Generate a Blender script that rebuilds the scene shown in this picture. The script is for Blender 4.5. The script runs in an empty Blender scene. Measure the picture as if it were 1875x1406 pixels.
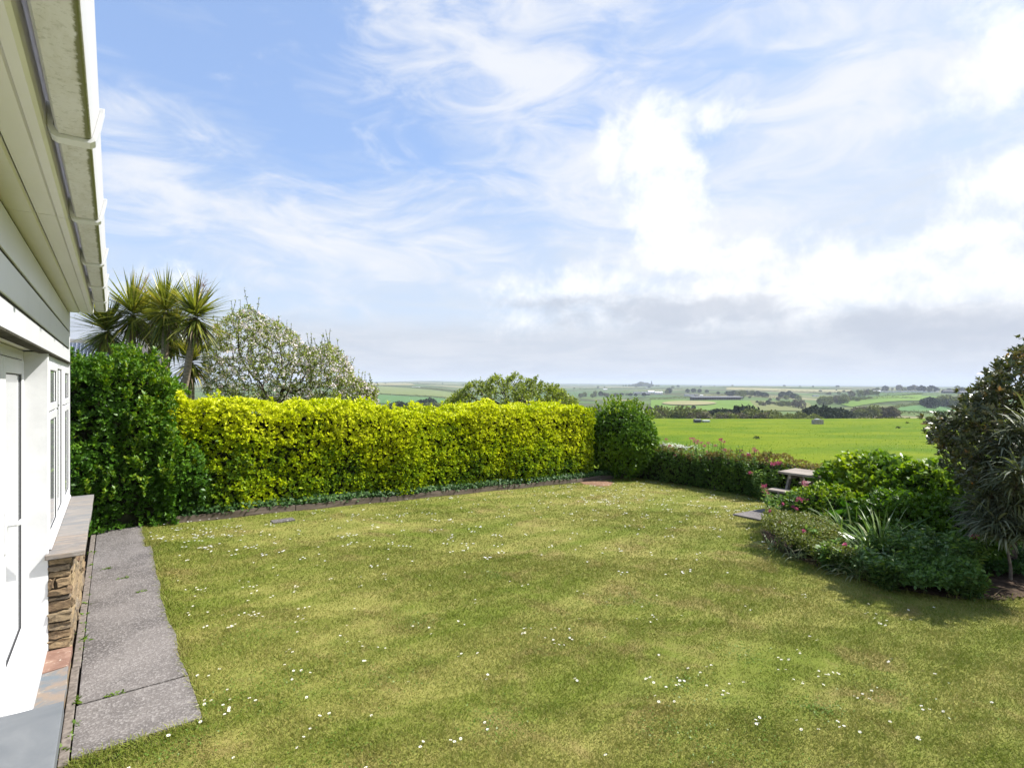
import bpy, math, random
import numpy as np
from mathutils import Vector

random.seed(7)
rng = np.random.default_rng(11)
scene = bpy.context.scene
COL = scene.collection

# ------------------------------------------------------------------ camera
F = 1000.0; CU = 937.5; HV = 702.0; CAMZ = 2.0
YAW = math.atan(732 / 1000.0)
FX, FY = math.sin(YAW), math.cos(YAW)          # forward
RX, RY = math.cos(YAW), -math.sin(YAW)         # right
cam_d = bpy.data.cameras.new('camera'); cam = bpy.data.objects.new('camera', cam_d); COL.objects.link(cam)
cam.location = (0, 0, CAMZ); cam.rotation_euler = (math.radians(90), 0, -YAW)
cam_d.sensor_width = 36.0; cam_d.sensor_fit = 'HORIZONTAL'; cam_d.lens = 36.0 * F / 1875.0
cam_d.clip_start = 0.05; cam_d.clip_end = 60000
scene.camera = cam

# ------------------------------------------------------------------ render settings
scene.render.engine = 'CYCLES'
scene.cycles.use_denoising = True
scene.cycles.max_bounces = 8; scene.cycles.transparent_max_bounces = 8; scene.cycles.volume_bounces = 0
scene.cycles.sample_clamp_indirect = 6.0
scene.view_settings.view_transform = 'Standard'; scene.view_settings.look = 'None'
scene.view_settings.gamma = 1.0; scene.view_settings.use_curve_mapping = False
scene.view_settings.exposure = 0.88

# ------------------------------------------------------------------ sun + sky
SUN_EL = math.radians(51); SUN_AZ = math.radians(-24)    # azimuth measured from +x
sd = Vector((math.cos(SUN_EL) * math.cos(SUN_AZ), math.cos(SUN_EL) * math.sin(SUN_AZ), math.sin(SUN_EL)))
sun_d = bpy.data.lights.new('sun', 'SUN'); sun = bpy.data.objects.new('sun', sun_d); COL.objects.link(sun)
sun_d.energy = 4.9; sun_d.angle = math.radians(0.55); sun_d.color = (1.0, 0.97, 0.92)
sun.rotation_euler = sd.to_track_quat('Z', 'Y').to_euler(); sun.location = (20, -10, 30)


class S:
    """tiny arithmetic wrapper round shader sockets"""
    nt = None

    def __init__(s, v): s.v = v

    @staticmethod
    def _m(op, *a, clamp=False):
        n = S.nt.nodes.new('ShaderNodeMath'); n.operation = op; n.use_clamp = clamp
        for i, x in enumerate(a):
            x = x.v if isinstance(x, S) else x
            if isinstance(x, (int, float)): n.inputs[i].default_value = x
            else: S.nt.links.new(x, n.inputs[i])
        return S(n.outputs[0])

    def __add__(s, o): return S._m('ADD', s, o)
    __radd__ = __add__
    def __sub__(s, o): return S._m('SUBTRACT', s, o)
    def __rsub__(s, o): return S._m('SUBTRACT', o, s)
    def __mul__(s, o): return S._m('MULTIPLY', s, o)
    __rmul__ = __mul__
    def __truediv__(s, o): return S._m('DIVIDE', s, o)
    def clamp(s): return S._m('ADD', s, 0.0, clamp=True)
    def max(s, o): return S._m('MAXIMUM', s, o)


def smooth(x, lo, hi):
    n = S.nt.nodes.new('ShaderNodeMapRange'); n.interpolation_type = 'SMOOTHSTEP'
    S.nt.links.new(x.v, n.inputs['Value']); n.inputs['From Min'].default_value = lo; n.inputs['From Max'].default_value = hi
    if lo > hi:
        n.inputs['From Min'].default_value = hi; n.inputs['From Max'].default_value = lo
        n.inputs['To Min'].default_value = 1; n.inputs['To Max'].default_value = 0
    return S(n.outputs['Result'])


def mixc(f, a, b):
    n = S.nt.nodes.new('ShaderNodeMix'); n.data_type = 'RGBA'
    for sock, x in ((n.inputs['Factor'], f), (n.inputs[6], a), (n.inputs[7], b)):
        x = x.v if isinstance(x, S) else x
        if isinstance(x, (int, float)): sock.default_value = x
        elif isinstance(x, tuple): sock.default_value = (*x[:3], 1)
        else: S.nt.links.new(x, sock)
    return S(n.outputs[2])


def noise(vec, scale, detail=4, rough=0.55, dist=0.0, stretch=None, rot=None):
    if stretch is not None or rot is not None:
        mp = S.nt.nodes.new('ShaderNodeMapping')
        if stretch: mp.inputs['Scale'].default_value = stretch
        if rot: mp.inputs['Rotation'].default_value = rot
        S.nt.links.new(vec, mp.inputs['Vector']); vec = mp.outputs[0]
    n = S.nt.nodes.new('ShaderNodeTexNoise'); S.nt.links.new(vec, n.inputs['Vector'])
    n.inputs['Scale'].default_value = scale; n.inputs['Detail'].default_value = detail
    n.inputs['Roughness'].default_value = rough; n.inputs['Distortion'].default_value = dist
    return S(n.outputs['Fac'])


world = bpy.data.worlds.new('World'); scene.world = world; world.use_nodes = True
nt = world.node_tree; nt.nodes.clear(); S.nt = nt
out = nt.nodes.new('ShaderNodeOutputWorld'); bg = nt.nodes.new('ShaderNodeBackground')
sky = nt.nodes.new('ShaderNodeTexSky'); sky.sky_type = 'NISHITA'; sky.sun_disc = False
sky.sun_elevation = SUN_EL; sky.sun_rotation = math.radians(90) - SUN_AZ
sky.altitude = 60; sky.air_density = 1.0; sky.dust_density = 1.2; sky.ozone_density = 1.5
tc = nt.nodes.new('ShaderNodeTexCoord'); DIR = tc.outputs['Generated']


def vdot(v, c):
    n = nt.nodes.new('ShaderNodeVectorMath'); n.operation = 'DOT_PRODUCT'
    nt.links.new(v, n.inputs[0]); n.inputs[1].default_value = c
    return S(n.outputs['Value'])


fwd = vdot(DIR, (FX, FY, 0)); rgt = vdot(DIR, (RX, RY, 0)); upz = vdot(DIR, (0, 0, 1))
AZ = S._m('ARCTAN2', rgt, fwd); EL = S._m('ARCSINE', upz)


def azel(u, v):
    a = math.atan((u - CU) / F); return a, math.atan((HV - v) / F * math.cos(a))


n_big = noise(DIR, 3.2, 6, 0.6, 0.4)
n_streak = noise(DIR, 5.0, 6, 0.6, 0.8, stretch=(1.0, 1.0, 4.5), rot=(0.35, 0.25, 0.2))


def cone(u, v, su, sv, ang=0.0):
    """coverage: 1 at the centre of a cloud, 0 at its nominal edge, negative outside"""
    a0, e0 = azel(u, v); da = AZ - a0; de = EL - e0
    c, s_ = math.cos(ang), math.sin(ang)
    p = (da * c + de * s_) * (F / su); q = (de * c - da * s_) * (F / sv)
    return 1.0 - S._m('SQRT', p * p + q * q)


def cover_of(lst):
    m_ = None
    for a in lst:
        b = cone(*a); m_ = b if m_ is None else m_.max(b)
    return m_.max(-0.55)


puff = noise(DIR, 9.0, 12, 0.64, 0.3) * 0.65 + noise(DIR, 24.0, 8, 0.64, 0.25) * 0.35 - 0.5
wisp = noise(DIR, 6.0, 9, 0.62, 0.9, stretch=(1.0, 1.0, 2.6), rot=(0.9, -0.5, 0.3)) - 0.5


# blue sky whitened by thin high cloud: more near the horizon and towards the sun
veil = smooth(EL, 0.50, 0.04) * 0.70 + smooth(AZ, -0.40, 0.75) * 0.50
veil = veil + (n_streak - 0.5) * 0.85 + (n_big - 0.5) * 0.25 + 0.04
veil = S._m('MINIMUM', veil.max(0.10), 0.95)
col = mixc(veil * 0.92, mixc(0.40, sky.outputs[0], (1.9, 3.2, 6.2)), (3.85, 4.15, 4.55))
# slanting veil of cirrus, combed out from the far cloud bank
cir = smooth(cover_of([(930, 90, 420, 260, -0.75), (1120, 330, 300, 220, -0.9), (640, 440, 520, 110, -0.12), (1650, 120, 420, 220, 0.3), (1300, 430, 300, 160, 0.2), (300, 330, 420, 90, -0.45)]) * 0.7 + wisp * 2.6, -0.15, 1.05)
col = mixc(cir * 0.9, col, (4.75, 4.85, 5.05))
# bright heaps
heap = smooth(cover_of([(1190, 270, 120, 95, 0.25), (1320, 222, 80, 45, 0.2), (1240, 380, 130, 170, 0), (1850, 110, 90, 110, 0), (1890, 300, 150, 90, 0.5), (1780, 430, 120, 40, 0.1),
                        (1450, 530, 580, 95, 0.03), (1720, 515, 300, 90, 0.12), (1060, 525, 200, 60, 0), (1290, 470, 210, 80, 0), (1700, 575, 260, 36, 0),
                        (2200, 500, 420, 110, 0.1), (2300, 150, 320, 160, 0.2), (-700, 420, 500, 80, 0), (-1500, 250, 400, 160, 0), (3200, 400, 600, 150, 0)]) * 0.8 + puff * 2.7, 0.08, 0.85)
col = mixc(heap * 0.95, col, (5.9, 5.9, 5.9))
# the flat far bank and the grey undersides
low = smooth(EL + puff * 0.05, 0.135, 0.075)
col = mixc(low * 0.8, col, mixc(smooth(noise(DIR, 7, 7, 0.6, 0.3, stretch=(1, 1, 6)), 0.35, 0.7), (3.15, 3.4, 3.85), (3.85, 3.97, 4.25)))
puff2 = noise(DIR, 11.0, 9, 0.6, 0.3, stretch=(1, 1, 1.8)) - 0.5
grey = smooth(cover_of([(1190, 572, 210, 42, 0), (1350, 562, 130, 36, 0), (1590, 592, 150, 26, 0), (1830, 606, 260, 34, 0), (1000, 556, 130, 26, 0), (2250, 610, 380, 44, 0), (-600, 560, 500, 40, 0)]) * 0.95 + puff2 * 2.6, 0.0, 0.9)
col = mixc(grey * 0.75, col, (2.9, 3.15, 3.65))
nt.links.new(col.v, bg.inputs['Color']); bg.inputs['Strength'].default_value = 0.108
nt.links.new(bg.outputs[0], out.inputs['Surface'])


# ------------------------------------------------------------------ ground functions
def ssd(a): return np.asarray(a, float)


def ground(x, y):
    x = ssd(x); y = ssd(y)
    t = x * FX + y * FY
    return -0.042 * np.clip(x - 0.4, 0, 11.6) - 0.046 * np.maximum(0, t - 14)


TU = np.array([-300, 650, 780, 900, 1050, 1200, 1350, 1500, 1620, 1750, 2150.])
TT = np.array([130, 200, 300, 420, 600, 800, 1000, 1400, 2000, 2700, 3800, 6000, 9000, 14000, 20000.])
TY = np.array([
    [778] * 11,
    [792] * 11,
    [780] * 11,
    [762, 762, 762, 764, 764, 764, 763, 764, 763, 768, 768],
    [742, 742, 744, 750, 752, 752, 752, 757, 752, 756, 756],
    [731, 731, 733, 740, 742, 740, 738, 747, 738, 744, 744],
    [722, 722, 724, 731, 733, 731, 730, 736, 727, 734, 734],
    [712, 712, 714, 722, 724, 723, 722, 726, 716, 719, 719],
    [706, 706, 708, 713, 716, 715, 714, 716, 713, 714, 714],
    [702, 703, 704, 708, 711, 711, 707, 707.5, 710, 711, 711],
    [700, 701.5, 701, 705, 708, 707, 706.5, 708.5, 708, 709, 709],
    [699, 700.2, 697, 699.5, 704, 704.5, 706, 707, 707.2, 708, 708],
    [698, 699.0, 696.5, 699.5, 702, 703, 705, 705.2, 706.0, 707, 707],
    [698, 698.5, 698, 699, 701, 702, 703.4, 704, 705, 706, 706],
    [699, 699, 699, 700, 701.5, 702.5, 704, 704.5, 705, 706, 706.]])
TZ = CAMZ - (TY - HV) / F * TT[:, None]


def terr(x, y):
    x = ssd(x); y = ssd(y)
    t = x * FX + y * FY; r = x * RX + y * RY
    R = np.hypot(t, r); th = np.arctan2(r, t)
    T = R * np.maximum(np.cos(th), 0.64)
    u = CU + F * np.tan(np.clip(th, -0.86, 0.86))
    lt = np.log(np.clip(T, 130, 20000)); lT = np.log(TT)
    i = np.clip(np.searchsorted(lT, lt, side='right') - 1, 0, len(TT) - 2)
    a = np.clip((lt - lT[i]) / (lT[i + 1] - lT[i]), 0, 1)
    j = np.clip(np.searchsorted(TU, u, side='right') - 1, 0, len(TU) - 2)
    b = np.clip((u - TU[j]) / (TU[j + 1] - TU[j]), 0, 1); b = b * b * (3 - 2 * b)
    z = (TZ[i, j] * (1 - a) + TZ[i + 1, j] * a) * (1 - b) + (TZ[i, j + 1] * (1 - a) + TZ[i + 1, j + 1] * a) * b
    k = np.clip((T - 500) / 1500, 0, 1) * np.minimum(T, 6000) * 0.0006
    z = z + k * (np.sin(x / 310 + 1.3) * np.cos(y / 270) + 0.6 * np.sin(x / 140 + y / 190))
    g = ground(x, y)
    w = np.clip((T - 100) / 30, 0, 1)
    return g * (1 - w) + z * w


def at_depth(u, v, t):
    r = (u - CU) / F * t
    return Vector((FX * t + RX * r, FY * t + RY * r, CAMZ - (v - HV) / F * t))


def W(u, v):
    """where the ray through photo pixel (u,v) meets the garden ground"""
    t = 2000.0 / max(v - HV, 1)
    for _ in range(12):
        p = at_depth(u, v, t); t = (CAMZ - float(ground(p.x, p.y))) * F / (v - HV)
    p = at_depth(u, v, t); return Vector((p.x, p.y, float(ground(p.x, p.y))))


def far_hit(u, v, t0=112, t1=16000):
    ts = np.geomspace(t0, t1, 900); r = (u - CU) / F * ts
    x = FX * ts + RX * r; y = FY * ts + RY * r; z = CAMZ - (v - HV) / F * ts
    h = np.nonzero(z <= terr(x, y))[0]
    k = h[0] if len(h) else len(ts) - 1
    return Vector((x[k], y[k], float(terr(x[k], y[k]))))


def at_range(u, t):
    r = (u - CU) / F * t; x = FX * t + RX * r; y = FY * t + RY * r
    return Vector((x, y, float(terr(x, y))))


# ------------------------------------------------------------------ object helpers
def thing(name, label, cat, loc=(0, 0, 0), rz=0, group=None):
    o = bpy.data.objects.new(name, None); COL.objects.link(o); o.empty_display_size = 0.1
    o.location = loc; o.rotation_euler = (0, 0, rz); o['label'] = label; o['category'] = cat
    if group: o['group'] = group
    return o


def tag(o, label, cat, group=None):
    o['label'] = label; o['category'] = cat
    if group: o['group'] = group
    return o


def link(name, me, parent=None, loc=None, rz=None):
    o = bpy.data.objects.new(name, me); COL.objects.link(o)
    if parent is not None: o.parent = parent
    if loc is not None: o.location = loc
    if rz is not None: o.rotation_euler = (0, 0, rz)
    return o


def struct(o, kind='structure'):
    o['kind'] = kind; return o


class MB:
    def __init__(s): s.v = []; s.f = []; s.mi = []; s.cur = 0

    def poly(s, pts):
        n = len(s.v); s.v += [tuple(p) for p in pts]; s.f.append(tuple(range(n, n + len(pts)))); s.mi.append(s.cur)

    def box(s, x0, x1, y0, y1, z0, z1, jit=0.0, bev=0.0):
        n = len(s.v)
        P = [(x0, y0, z0), (x1, y0, z0), (x1, y1, z0), (x0, y1, z0), (x0, y0, z1), (x1, y0, z1), (x1, y1, z1), (x0, y1, z1)]
        if jit: P = [tuple(c + random.uniform(-jit, jit) for c in p) for p in P]
        s.v += P
        for q in ((0, 3, 2, 1), (4, 5, 6, 7), (0, 1, 5, 4), (1, 2, 6, 5), (2, 3, 7, 6), (3, 0, 4, 7)):
            s.f.append(tuple(n + k for k in q)); s.mi.append(s.cur)
        return s

    def prism(s, prof, axis, a, b):
        """extrude a closed 2-D profile along an axis ('y': profile in x,z; 'x': profile in y,z; 'z': profile in x,y)"""
        n = len(s.v); m = len(prof)
        for w in (a, b):
            for p, q in prof:
                s.v.append((p, w, q) if axis == 'y' else (w, p, q) if axis == 'x' else (p, q, w))
        for i in range(m):
            j = (i + 1) % m; s.f.append((n + i, n + j, n + m + j, n + m + i)); s.mi.append(s.cur)
        s.f.append(tuple(n + i for i in range(m))[::-1]); s.f.append(tuple(n + m + i for i in range(m))); s.mi += [s.cur, s.cur]
        return s

    def tube(s, pts, rad, k=6, cap=True):
        pts = [Vector(p) for p in pts]; n0 = len(s.v)
        for i, p in enumerate(pts):
            d = (pts[min(i + 1, len(pts) - 1)] - pts[max(i - 1, 0)]).normalized()
            a = d.cross(Vector((0.31, 0.17, 0.94))); a = a.normalized() if a.length > 1e-3 else Vector((1, 0, 0)); b = d.cross(a)
            r = rad[i] if isinstance(rad, (list, tuple)) else rad
            for q in range(k):
                w = 2 * math.pi * q / k; s.v.append(tuple(p + a * (r * math.cos(w)) + b * (r * math.sin(w))))
        for i in range(len(pts) - 1):
            for q in range(k):
                q2 = (q + 1) % k; A = n0 + i * k
                s.f.append((A + q, A + q2, A + k + q2, A + k + q)); s.mi.append(s.cur)
        if cap:
            e = n0 + (len(pts) - 1) * k
            s.f.append(tuple(e + q for q in range(k))); s.f.append(tuple(n0 + q for q in range(k))[::-1]); s.mi += [s.cur, s.cur]
        return s

    def mesh(s, name, mats):
        me = bpy.data.meshes.new(name); me.from_pydata(s.v, [], s.f)
        for m in (mats if isinstance(mats, (list, tuple)) else [mats]): me.materials.append(m)
        me.polygons.foreach_set('material_index', s.mi); me.update()
        return me

    def build(s, name, mats, parent=None, loc=None, rz=None, bevel=0.0, smooth_=False):
        me = s.mesh(name, mats)
        o = link(name, me, parent, loc, rz)
        if smooth_: me.polygons.foreach_set('use_smooth', [True] * len(me.polygons))
        if bevel:
            m = o.modifiers.new('bevel', 'BEVEL'); m.width = bevel; m.segments = 2; m.limit_method = 'ANGLE'
        return o


def np_mesh(name, V, faces, mats, attrs=None):
    """faces: (n,k) int array of equal-sided polygons"""
    me = bpy.data.meshes.new(name); n, k = faces.shape
    me.vertices.add(len(V)); me.vertices.foreach_set('co', np.ascontiguousarray(V, np.float32).ravel())
    me.loops.add(n * k); me.loops.foreach_set('vertex_index', faces.ravel().astype(np.int32))
    me.polygons.add(n); me.polygons.foreach_set('loop_start', np.arange(0, n * k, k, dtype=np.int32))
    me.polygons.foreach_set('loop_total', np.full(n, k, np.int32))
    for m in (mats if isinstance(mats, (list, tuple)) else [mats]): me.materials.append(m)
    for an, av in (attrs or {}).items():
        a = me.attributes.new(an, 'FLOAT', 'POINT'); a.data.foreach_set('value', np.ascontiguousarray(av, np.float32))
    me.update(calc_edges=True); me.validate()
    return me


def unit(v): return v / np.maximum(np.linalg.norm(v, axis=-1, keepdims=True), 1e-9)


def rvec(n): return unit(rng.normal(size=(n, 3)))


def leaf_arrays(P, D, N, L, Wd, fold=0.15, droop=0.12):
    n = len(P); D = unit(D); L = np.broadcast_to(L, n)[:, None]; Wd = np.broadcast_to(Wd, n)[:, None]
    Sd = unit(np.cross(D, N)); U = np.cross(Sd, D)
    V = np.empty((n, 4, 3)); V[:, 0] = P
    V[:, 1] = P + D * L * 0.5 + Sd * Wd * 0.5 + U * Wd * fold
    V[:, 2] = P + D * L - U * L * droop
    V[:, 3] = P + D * L * 0.5 - Sd * Wd * 0.5 + U * Wd * fold
    return V.reshape(-1, 3), np.arange(n * 4).reshape(n, 4)


def leaf_mesh(name, P, D, N, L, Wd, var, mat, **k):
    V, Fc = leaf_arrays(P, D, N, L, Wd, **k)
    return np_mesh(name, V, Fc, mat, {'var': np.repeat(var, 4)})


def sprigs(P, N, k, L, Wd, spread=0.9, jit=0.25):
    """k leaves fanned round every sprig axis N"""
    n = len(P); A = np.repeat(unit(N + jit * rvec(n)), k, 0); Pp = np.repeat(P, k, 0)
    side = unit(np.cross(A, rvec(n * k)))
    D = unit(A + side * spread * rng.uniform(0.5, 1.4, (n * k, 1)))
    l = L * rng.uniform(0.65, 1.25, n * k); w = l * (Wd / L) * rng.uniform(0.8, 1.2, n * k)
    return Pp + rng.normal(size=Pp.shape) * L * 0.12, D, unit(A + 0.35 * rvec(n * k)), l, w


def lump_noise(P, s, seed, oct=4):
    r = np.random.default_rng(seed); o = np.zeros(len(P)); amp = 1.0
    for _ in range(oct):
        for _ in range(3):
            k = unit(r.normal(size=3)) * s; o += amp * np.sin(P @ k + r.uniform(0, 6.28)) / 3
        s *= 2.1; amp *= 0.6
    return o


def straps(P, D, L, Wd, bend, n=4, twist=0.0, var=None, taper=1.0):
    """ribbon leaves; returns V, faces, var per vertex"""
    m = len(P); D = unit(D); L = np.broadcast_to(L, m); Wd = np.broadcast_to(Wd, m); bend = np.broadcast_to(bend, m)
    pos = P.copy(); d = D.copy(); rows = []
    side = unit(np.cross(D, np.array([0, 0, 1.0])) + 0.25 * rvec(m))
    for i in range(n + 1):
        s = i / n; w = Wd * (0.55 + 0.9 * s if s < 0.5 else 2.0 * (1 - s) ** taper) * 0.5
        w = np.maximum(w, 0.0008)
        rows.append(np.stack([pos - side * w[:, None], pos + side * w[:, None]], 1))
        pos = pos + d * (L / n)[:, None]
        d = unit(d + np.array([0, 0, -1.0]) * (bend / n * (0.4 + 1.2 * s))[:, None])
    V = np.stack(rows, 1).reshape(m, -1, 3)
    q = np.array([[2 * i, 2 * i + 1, 2 * i + 3, 2 * i + 2] for i in range(n)])
    Fc = (np.arange(m)[:, None, None] * (2 * (n + 1)) + q[None]).reshape(-1, 4)
    if var is None: var = rng.uniform(0, 1, m)
    return V.reshape(-1, 3), Fc, np.repeat(var, 2 * (n + 1))


def strap_mesh(name, parts, mat):
    V, Fc, A = [], [], []; o = 0
    for v, f, a in parts: V.append(v); Fc.append(f + o); A.append(a); o += len(v)
    return np_mesh(name, np.concatenate(V), np.concatenate(Fc), mat, {'var': np.concatenate(A)})


# ------------------------------------------------------------------ materials
MATS = {}


def new_mat(name):
    m = bpy.data.materials.new(name); m.use_nodes = True; m.node_tree.nodes.clear(); S.nt = m.node_tree
    o = m.node_tree.nodes.new('ShaderNodeOutputMaterial'); MATS[name] = m
    return m, o


def pbsdf(o, color, rough=0.6, spec=0.3, bump=None, bump_s=0.3, bump_d=0.01, metallic=0.0):
    n = S.nt.nodes.new('ShaderNodeBsdfPrincipled')
    if isinstance(color, S): S.nt.links.new(color.v, n.inputs['Base Color'])
    else: n.inputs['Base Color'].default_value = (*color, 1)
    if isinstance(rough, S): S.nt.links.new(rough.v, n.inputs['Roughness'])
    else: n.inputs['Roughness'].default_value = rough
    n.inputs['Specular IOR Level'].default_value = spec; n.inputs['Metallic'].default_value = metallic
    if bump is not None:
        b = S.nt.nodes.new('ShaderNodeBump'); b.inputs['Strength'].default_value = bump_s; b.inputs['Distance'].default_value = bump_d
        S.nt.links.new(bump.v, b.inputs['Height']); S.nt.links.new(b.outputs[0], n.inputs['Normal'])
    if o is not None: S.nt.links.new(n.outputs[0], o.inputs['Surface'])
    return n


def gpos():
    return S.nt.nodes.new('ShaderNodeNewGeometry').outputs['Position']


def opos():
    return S.nt.nodes.new('ShaderNodeTexCoord').outputs['Object']


def attr(name):
    n = S.nt.nodes.new('ShaderNodeAttribute'); n.attribute_name = name; return S(n.outputs['Fac'])


def ramp(x, stops, interp='LINEAR'):
    n = S.nt.nodes.new('ShaderNodeValToRGB'); S.nt.links.new(x.v, n.inputs[0]); cr = n.color_ramp; cr.interpolation = interp
    while len(cr.elements) < len(stops): cr.elements.new(0.5)
    for e, (p, c) in zip(cr.elements, stops): e.position = p; e.color = (*c, 1)
    return S(n.outputs[0])


def leaf_mat(name, stops, trans=0.3, rough=0.42, spec=0.35, tint=(1.15, 1.2, 0.5)):
    m, o = new_mat(name)
    c = ramp(attr('var'), stops)
    p = pbsdf(None, c, rough, spec)
    t = S.nt.nodes.new('ShaderNodeBsdfTranslucent')
    mul = S.nt.nodes.new('ShaderNodeMix'); mul.data_type = 'RGBA'; mul.blend_type = 'MULTIPLY'; mul.inputs['Factor'].default_value = 1
    S.nt.links.new(c.v, mul.inputs[6]); mul.inputs[7].default_value = (*tint, 1); S.nt.links.new(mul.outputs[2], t.inputs['Color'])
    mx = S.nt.nodes.new('ShaderNodeMixShader'); mx.inputs[0].default_value = trans
    S.nt.links.new(p.outputs[0], mx.inputs[1]); S.nt.links.new(t.outputs[0], mx.inputs[2]); S.nt.links.new(mx.outputs[0], o.inputs['Surface'])
    return m


def simple(name, color, rough=0.6, spec=0.3, var=0.15, scale=8.0, bump_s=0.0, dark=None, stretch=None):
    m, o = new_mat(name); P = opos()
    n = noise(P, scale, 6, 0.6, 0.2, stretch=stretch)
    d = dark if dark else tuple(c * (1 - 2.2 * var) for c in color)
    c = mixc(smooth(n, 0.3, 0.72), d, tuple(min(1, c * (1 + 0.35 * var)) for c in color))
    pbsdf(o, c, rough, spec, n if bump_s else None, bump_s, 0.01)
    return m


def lawn_color(P):
    pale = noise(P, 0.75, 6, 0.62, 0.7, stretch=(0.5, 1.6, 1.0), rot=(0, 0, 0.22))
    band = noise(P, 1.5, 4, 0.6, 0.5, stretch=(0.22, 1.6, 1.0), rot=(0, 0, 0.3))
    patch = noise(P, 3.4, 6, 0.65, 0.5)
    brown = noise(P, 1.7, 6, 0.6, 0.6)
    fine = noise(P, 38, 4, 0.7)
    c = mixc(smooth(pale * 0.45 + band * 0.55, 0.37, 0.63), (0.148, 0.192, 0.019), (0.325, 0.300, 0.082))
    c = mixc(smooth(patch, 0.5, 0.75) * 0.5, c, (0.100, 0.180, 0.014))
    c = mixc(smooth(brown, 0.50, 0.68) * 0.6, c, (0.31, 0.215, 0.095))
    c = mixc(smooth(fine, 0.35, 0.75) * 0.22, c, (0.28, 0.255, 0.085))
    return c


m, o = new_mat('lawn_turf'); Pp = gpos(); c = lawn_color(Pp); f = noise(Pp, 90, 3, 0.7)
pbsdf(o, mixc(0.3, c, (0.10, 0.10, 0.03)), 0.9, 0.1, f, 0.6, 0.02)
m, o = new_mat('grass_blades'); Pp = gpos(); c = lawn_color(Pp); v = attr('var')
c = mixc(0.45, c, ramp(v, [(0, (0.075, 0.15, 0.012)), (0.45, (0.15, 0.20, 0.022)), (0.7, (0.21, 0.23, 0.034)), (0.85, (0.30, 0.27, 0.08)), (1, (0.44, 0.36, 0.17))]))
p = pbsdf(None, c, 0.6, 0.15); t = S.nt.nodes.new('ShaderNodeBsdfTranslucent'); S.nt.links.new(c.v, t.inputs['Color'])
mx = S.nt.nodes.new('ShaderNodeMixShader'); mx.inputs[0].default_value = 0.25
S.nt.links.new(p.outputs[0], mx.inputs[1]); S.nt.links.new(t.outputs[0], mx.inputs[2]); S.nt.links.new(mx.outputs[0], o.inputs['Surface'])

m, o = new_mat('meadow'); Pp = gpos()
a = noise(Pp, 0.10, 7, 0.65, 0.4, stretch=(1, 1.6, 1)); b = noise(Pp, 0.9, 5, 0.65); d = noise(Pp, 5.0, 4, 0.7)
c = mixc(smooth(a, 0.35, 0.65), (0.078, 0.140, 0.003), (0.150, 0.190, 0.005))
c = mixc(smooth(b, 0.45, 0.75) * 0.5, c, (0.062, 0.125, 0.004)); c = mixc(smooth(d, 0.55, 0.8) * 0.45, c, (0.16, 0.24, 0.02))
pbsdf(o, c, 0.9, 0.1, d, 0.8, 0.15)

m, o = new_mat('countryside'); Pp = gpos()
vo = S.nt.nodes.new('ShaderNodeTexVoronoi'); mp = S.nt.nodes.new('ShaderNodeMapping'); mp.inputs['Scale'].default_value = (1.0, 0.62, 0.0); mp.inputs['Rotation'].default_value = (0, 0, 0.5)
wn = S.nt.nodes.new('ShaderNodeTexNoise'); wn.inputs['Scale'].default_value = 0.004; S.nt.links.new(Pp, wn.inputs['Vector'])
va = S.nt.nodes.new('ShaderNodeVectorMath'); va.operation = 'MULTIPLY_ADD'; S.nt.links.new(wn.outputs['Color'], va.inputs[0]); va.inputs[1].default_value = (110, 110, 0); S.nt.links.new(Pp, va.inputs[2])
S.nt.links.new(va.outputs[0], mp.inputs['Vector']); S.nt.links.new(mp.outputs[0], vo.inputs['Vector']); vo.inputs['Scale'].default_value = 0.0042
cs = S.nt.nodes.new('ShaderNodeSeparateColor'); S.nt.links.new(vo.outputs['Color'], cs.inputs[0])
c = ramp(S(cs.outputs[0]), [(0.0, (0.085, 0.125, 0.040)), (0.25, (0.10, 0.14, 0.045)), (0.45, (0.135, 0.155, 0.060)), (0.62, (0.080, 0.13, 0.050)), (0.8, (0.20, 0.19, 0.095)), (1.0, (0.11, 0.14, 0.055))], 'CONSTANT')
ve = S.nt.nodes.new('ShaderNodeTexVoronoi'); ve.feature = 'DISTANCE_TO_EDGE'; ve.inputs['Scale'].default_value = 0.0042; S.nt.links.new(mp.outputs[0], ve.inputs['Vector'])
edge = S(ve.outputs['Distance'])
w1 = noise(Pp, 0.02, 5, 0.6); w2 = noise(Pp, 0.0016, 4, 0.55)
wood = (smooth(edge + (w1 - 0.5) * 0.10, 0.06, 0.03)).max(smooth(w2 + (w1 - 0.5) * 0.12, 0.535, 0.575))
c = mixc(wood * 0.85, c, mixc(smooth(w1, 0.4, 0.6), (0.035, 0.05, 0.022), (0.075, 0.085, 0.035)))
pbsdf(o, c, 0.95, 0.05)

for nm, ca, cb in [('pasture_bright', (0.105, 0.175, 0.030), (0.13, 0.20, 0.04)), ('pasture_cool', (0.075, 0.150, 0.050), (0.09, 0.165, 0.055)),
                   ('pasture_dull', (0.13, 0.165, 0.055), (0.16, 0.18, 0.07)), ('stubble', (0.26, 0.235, 0.115), (0.22, 0.21, 0.10)), ('rough_grass', (0.165, 0.165, 0.07), (0.13, 0.15, 0.05))]:
    m, o = new_mat(nm); Pp = gpos(); n1 = noise(Pp, 0.03, 5, 0.6, 0.2); pbsdf(o, mixc(smooth(n1, 0.35, 0.65), ca, cb), 0.95, 0.05)

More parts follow.
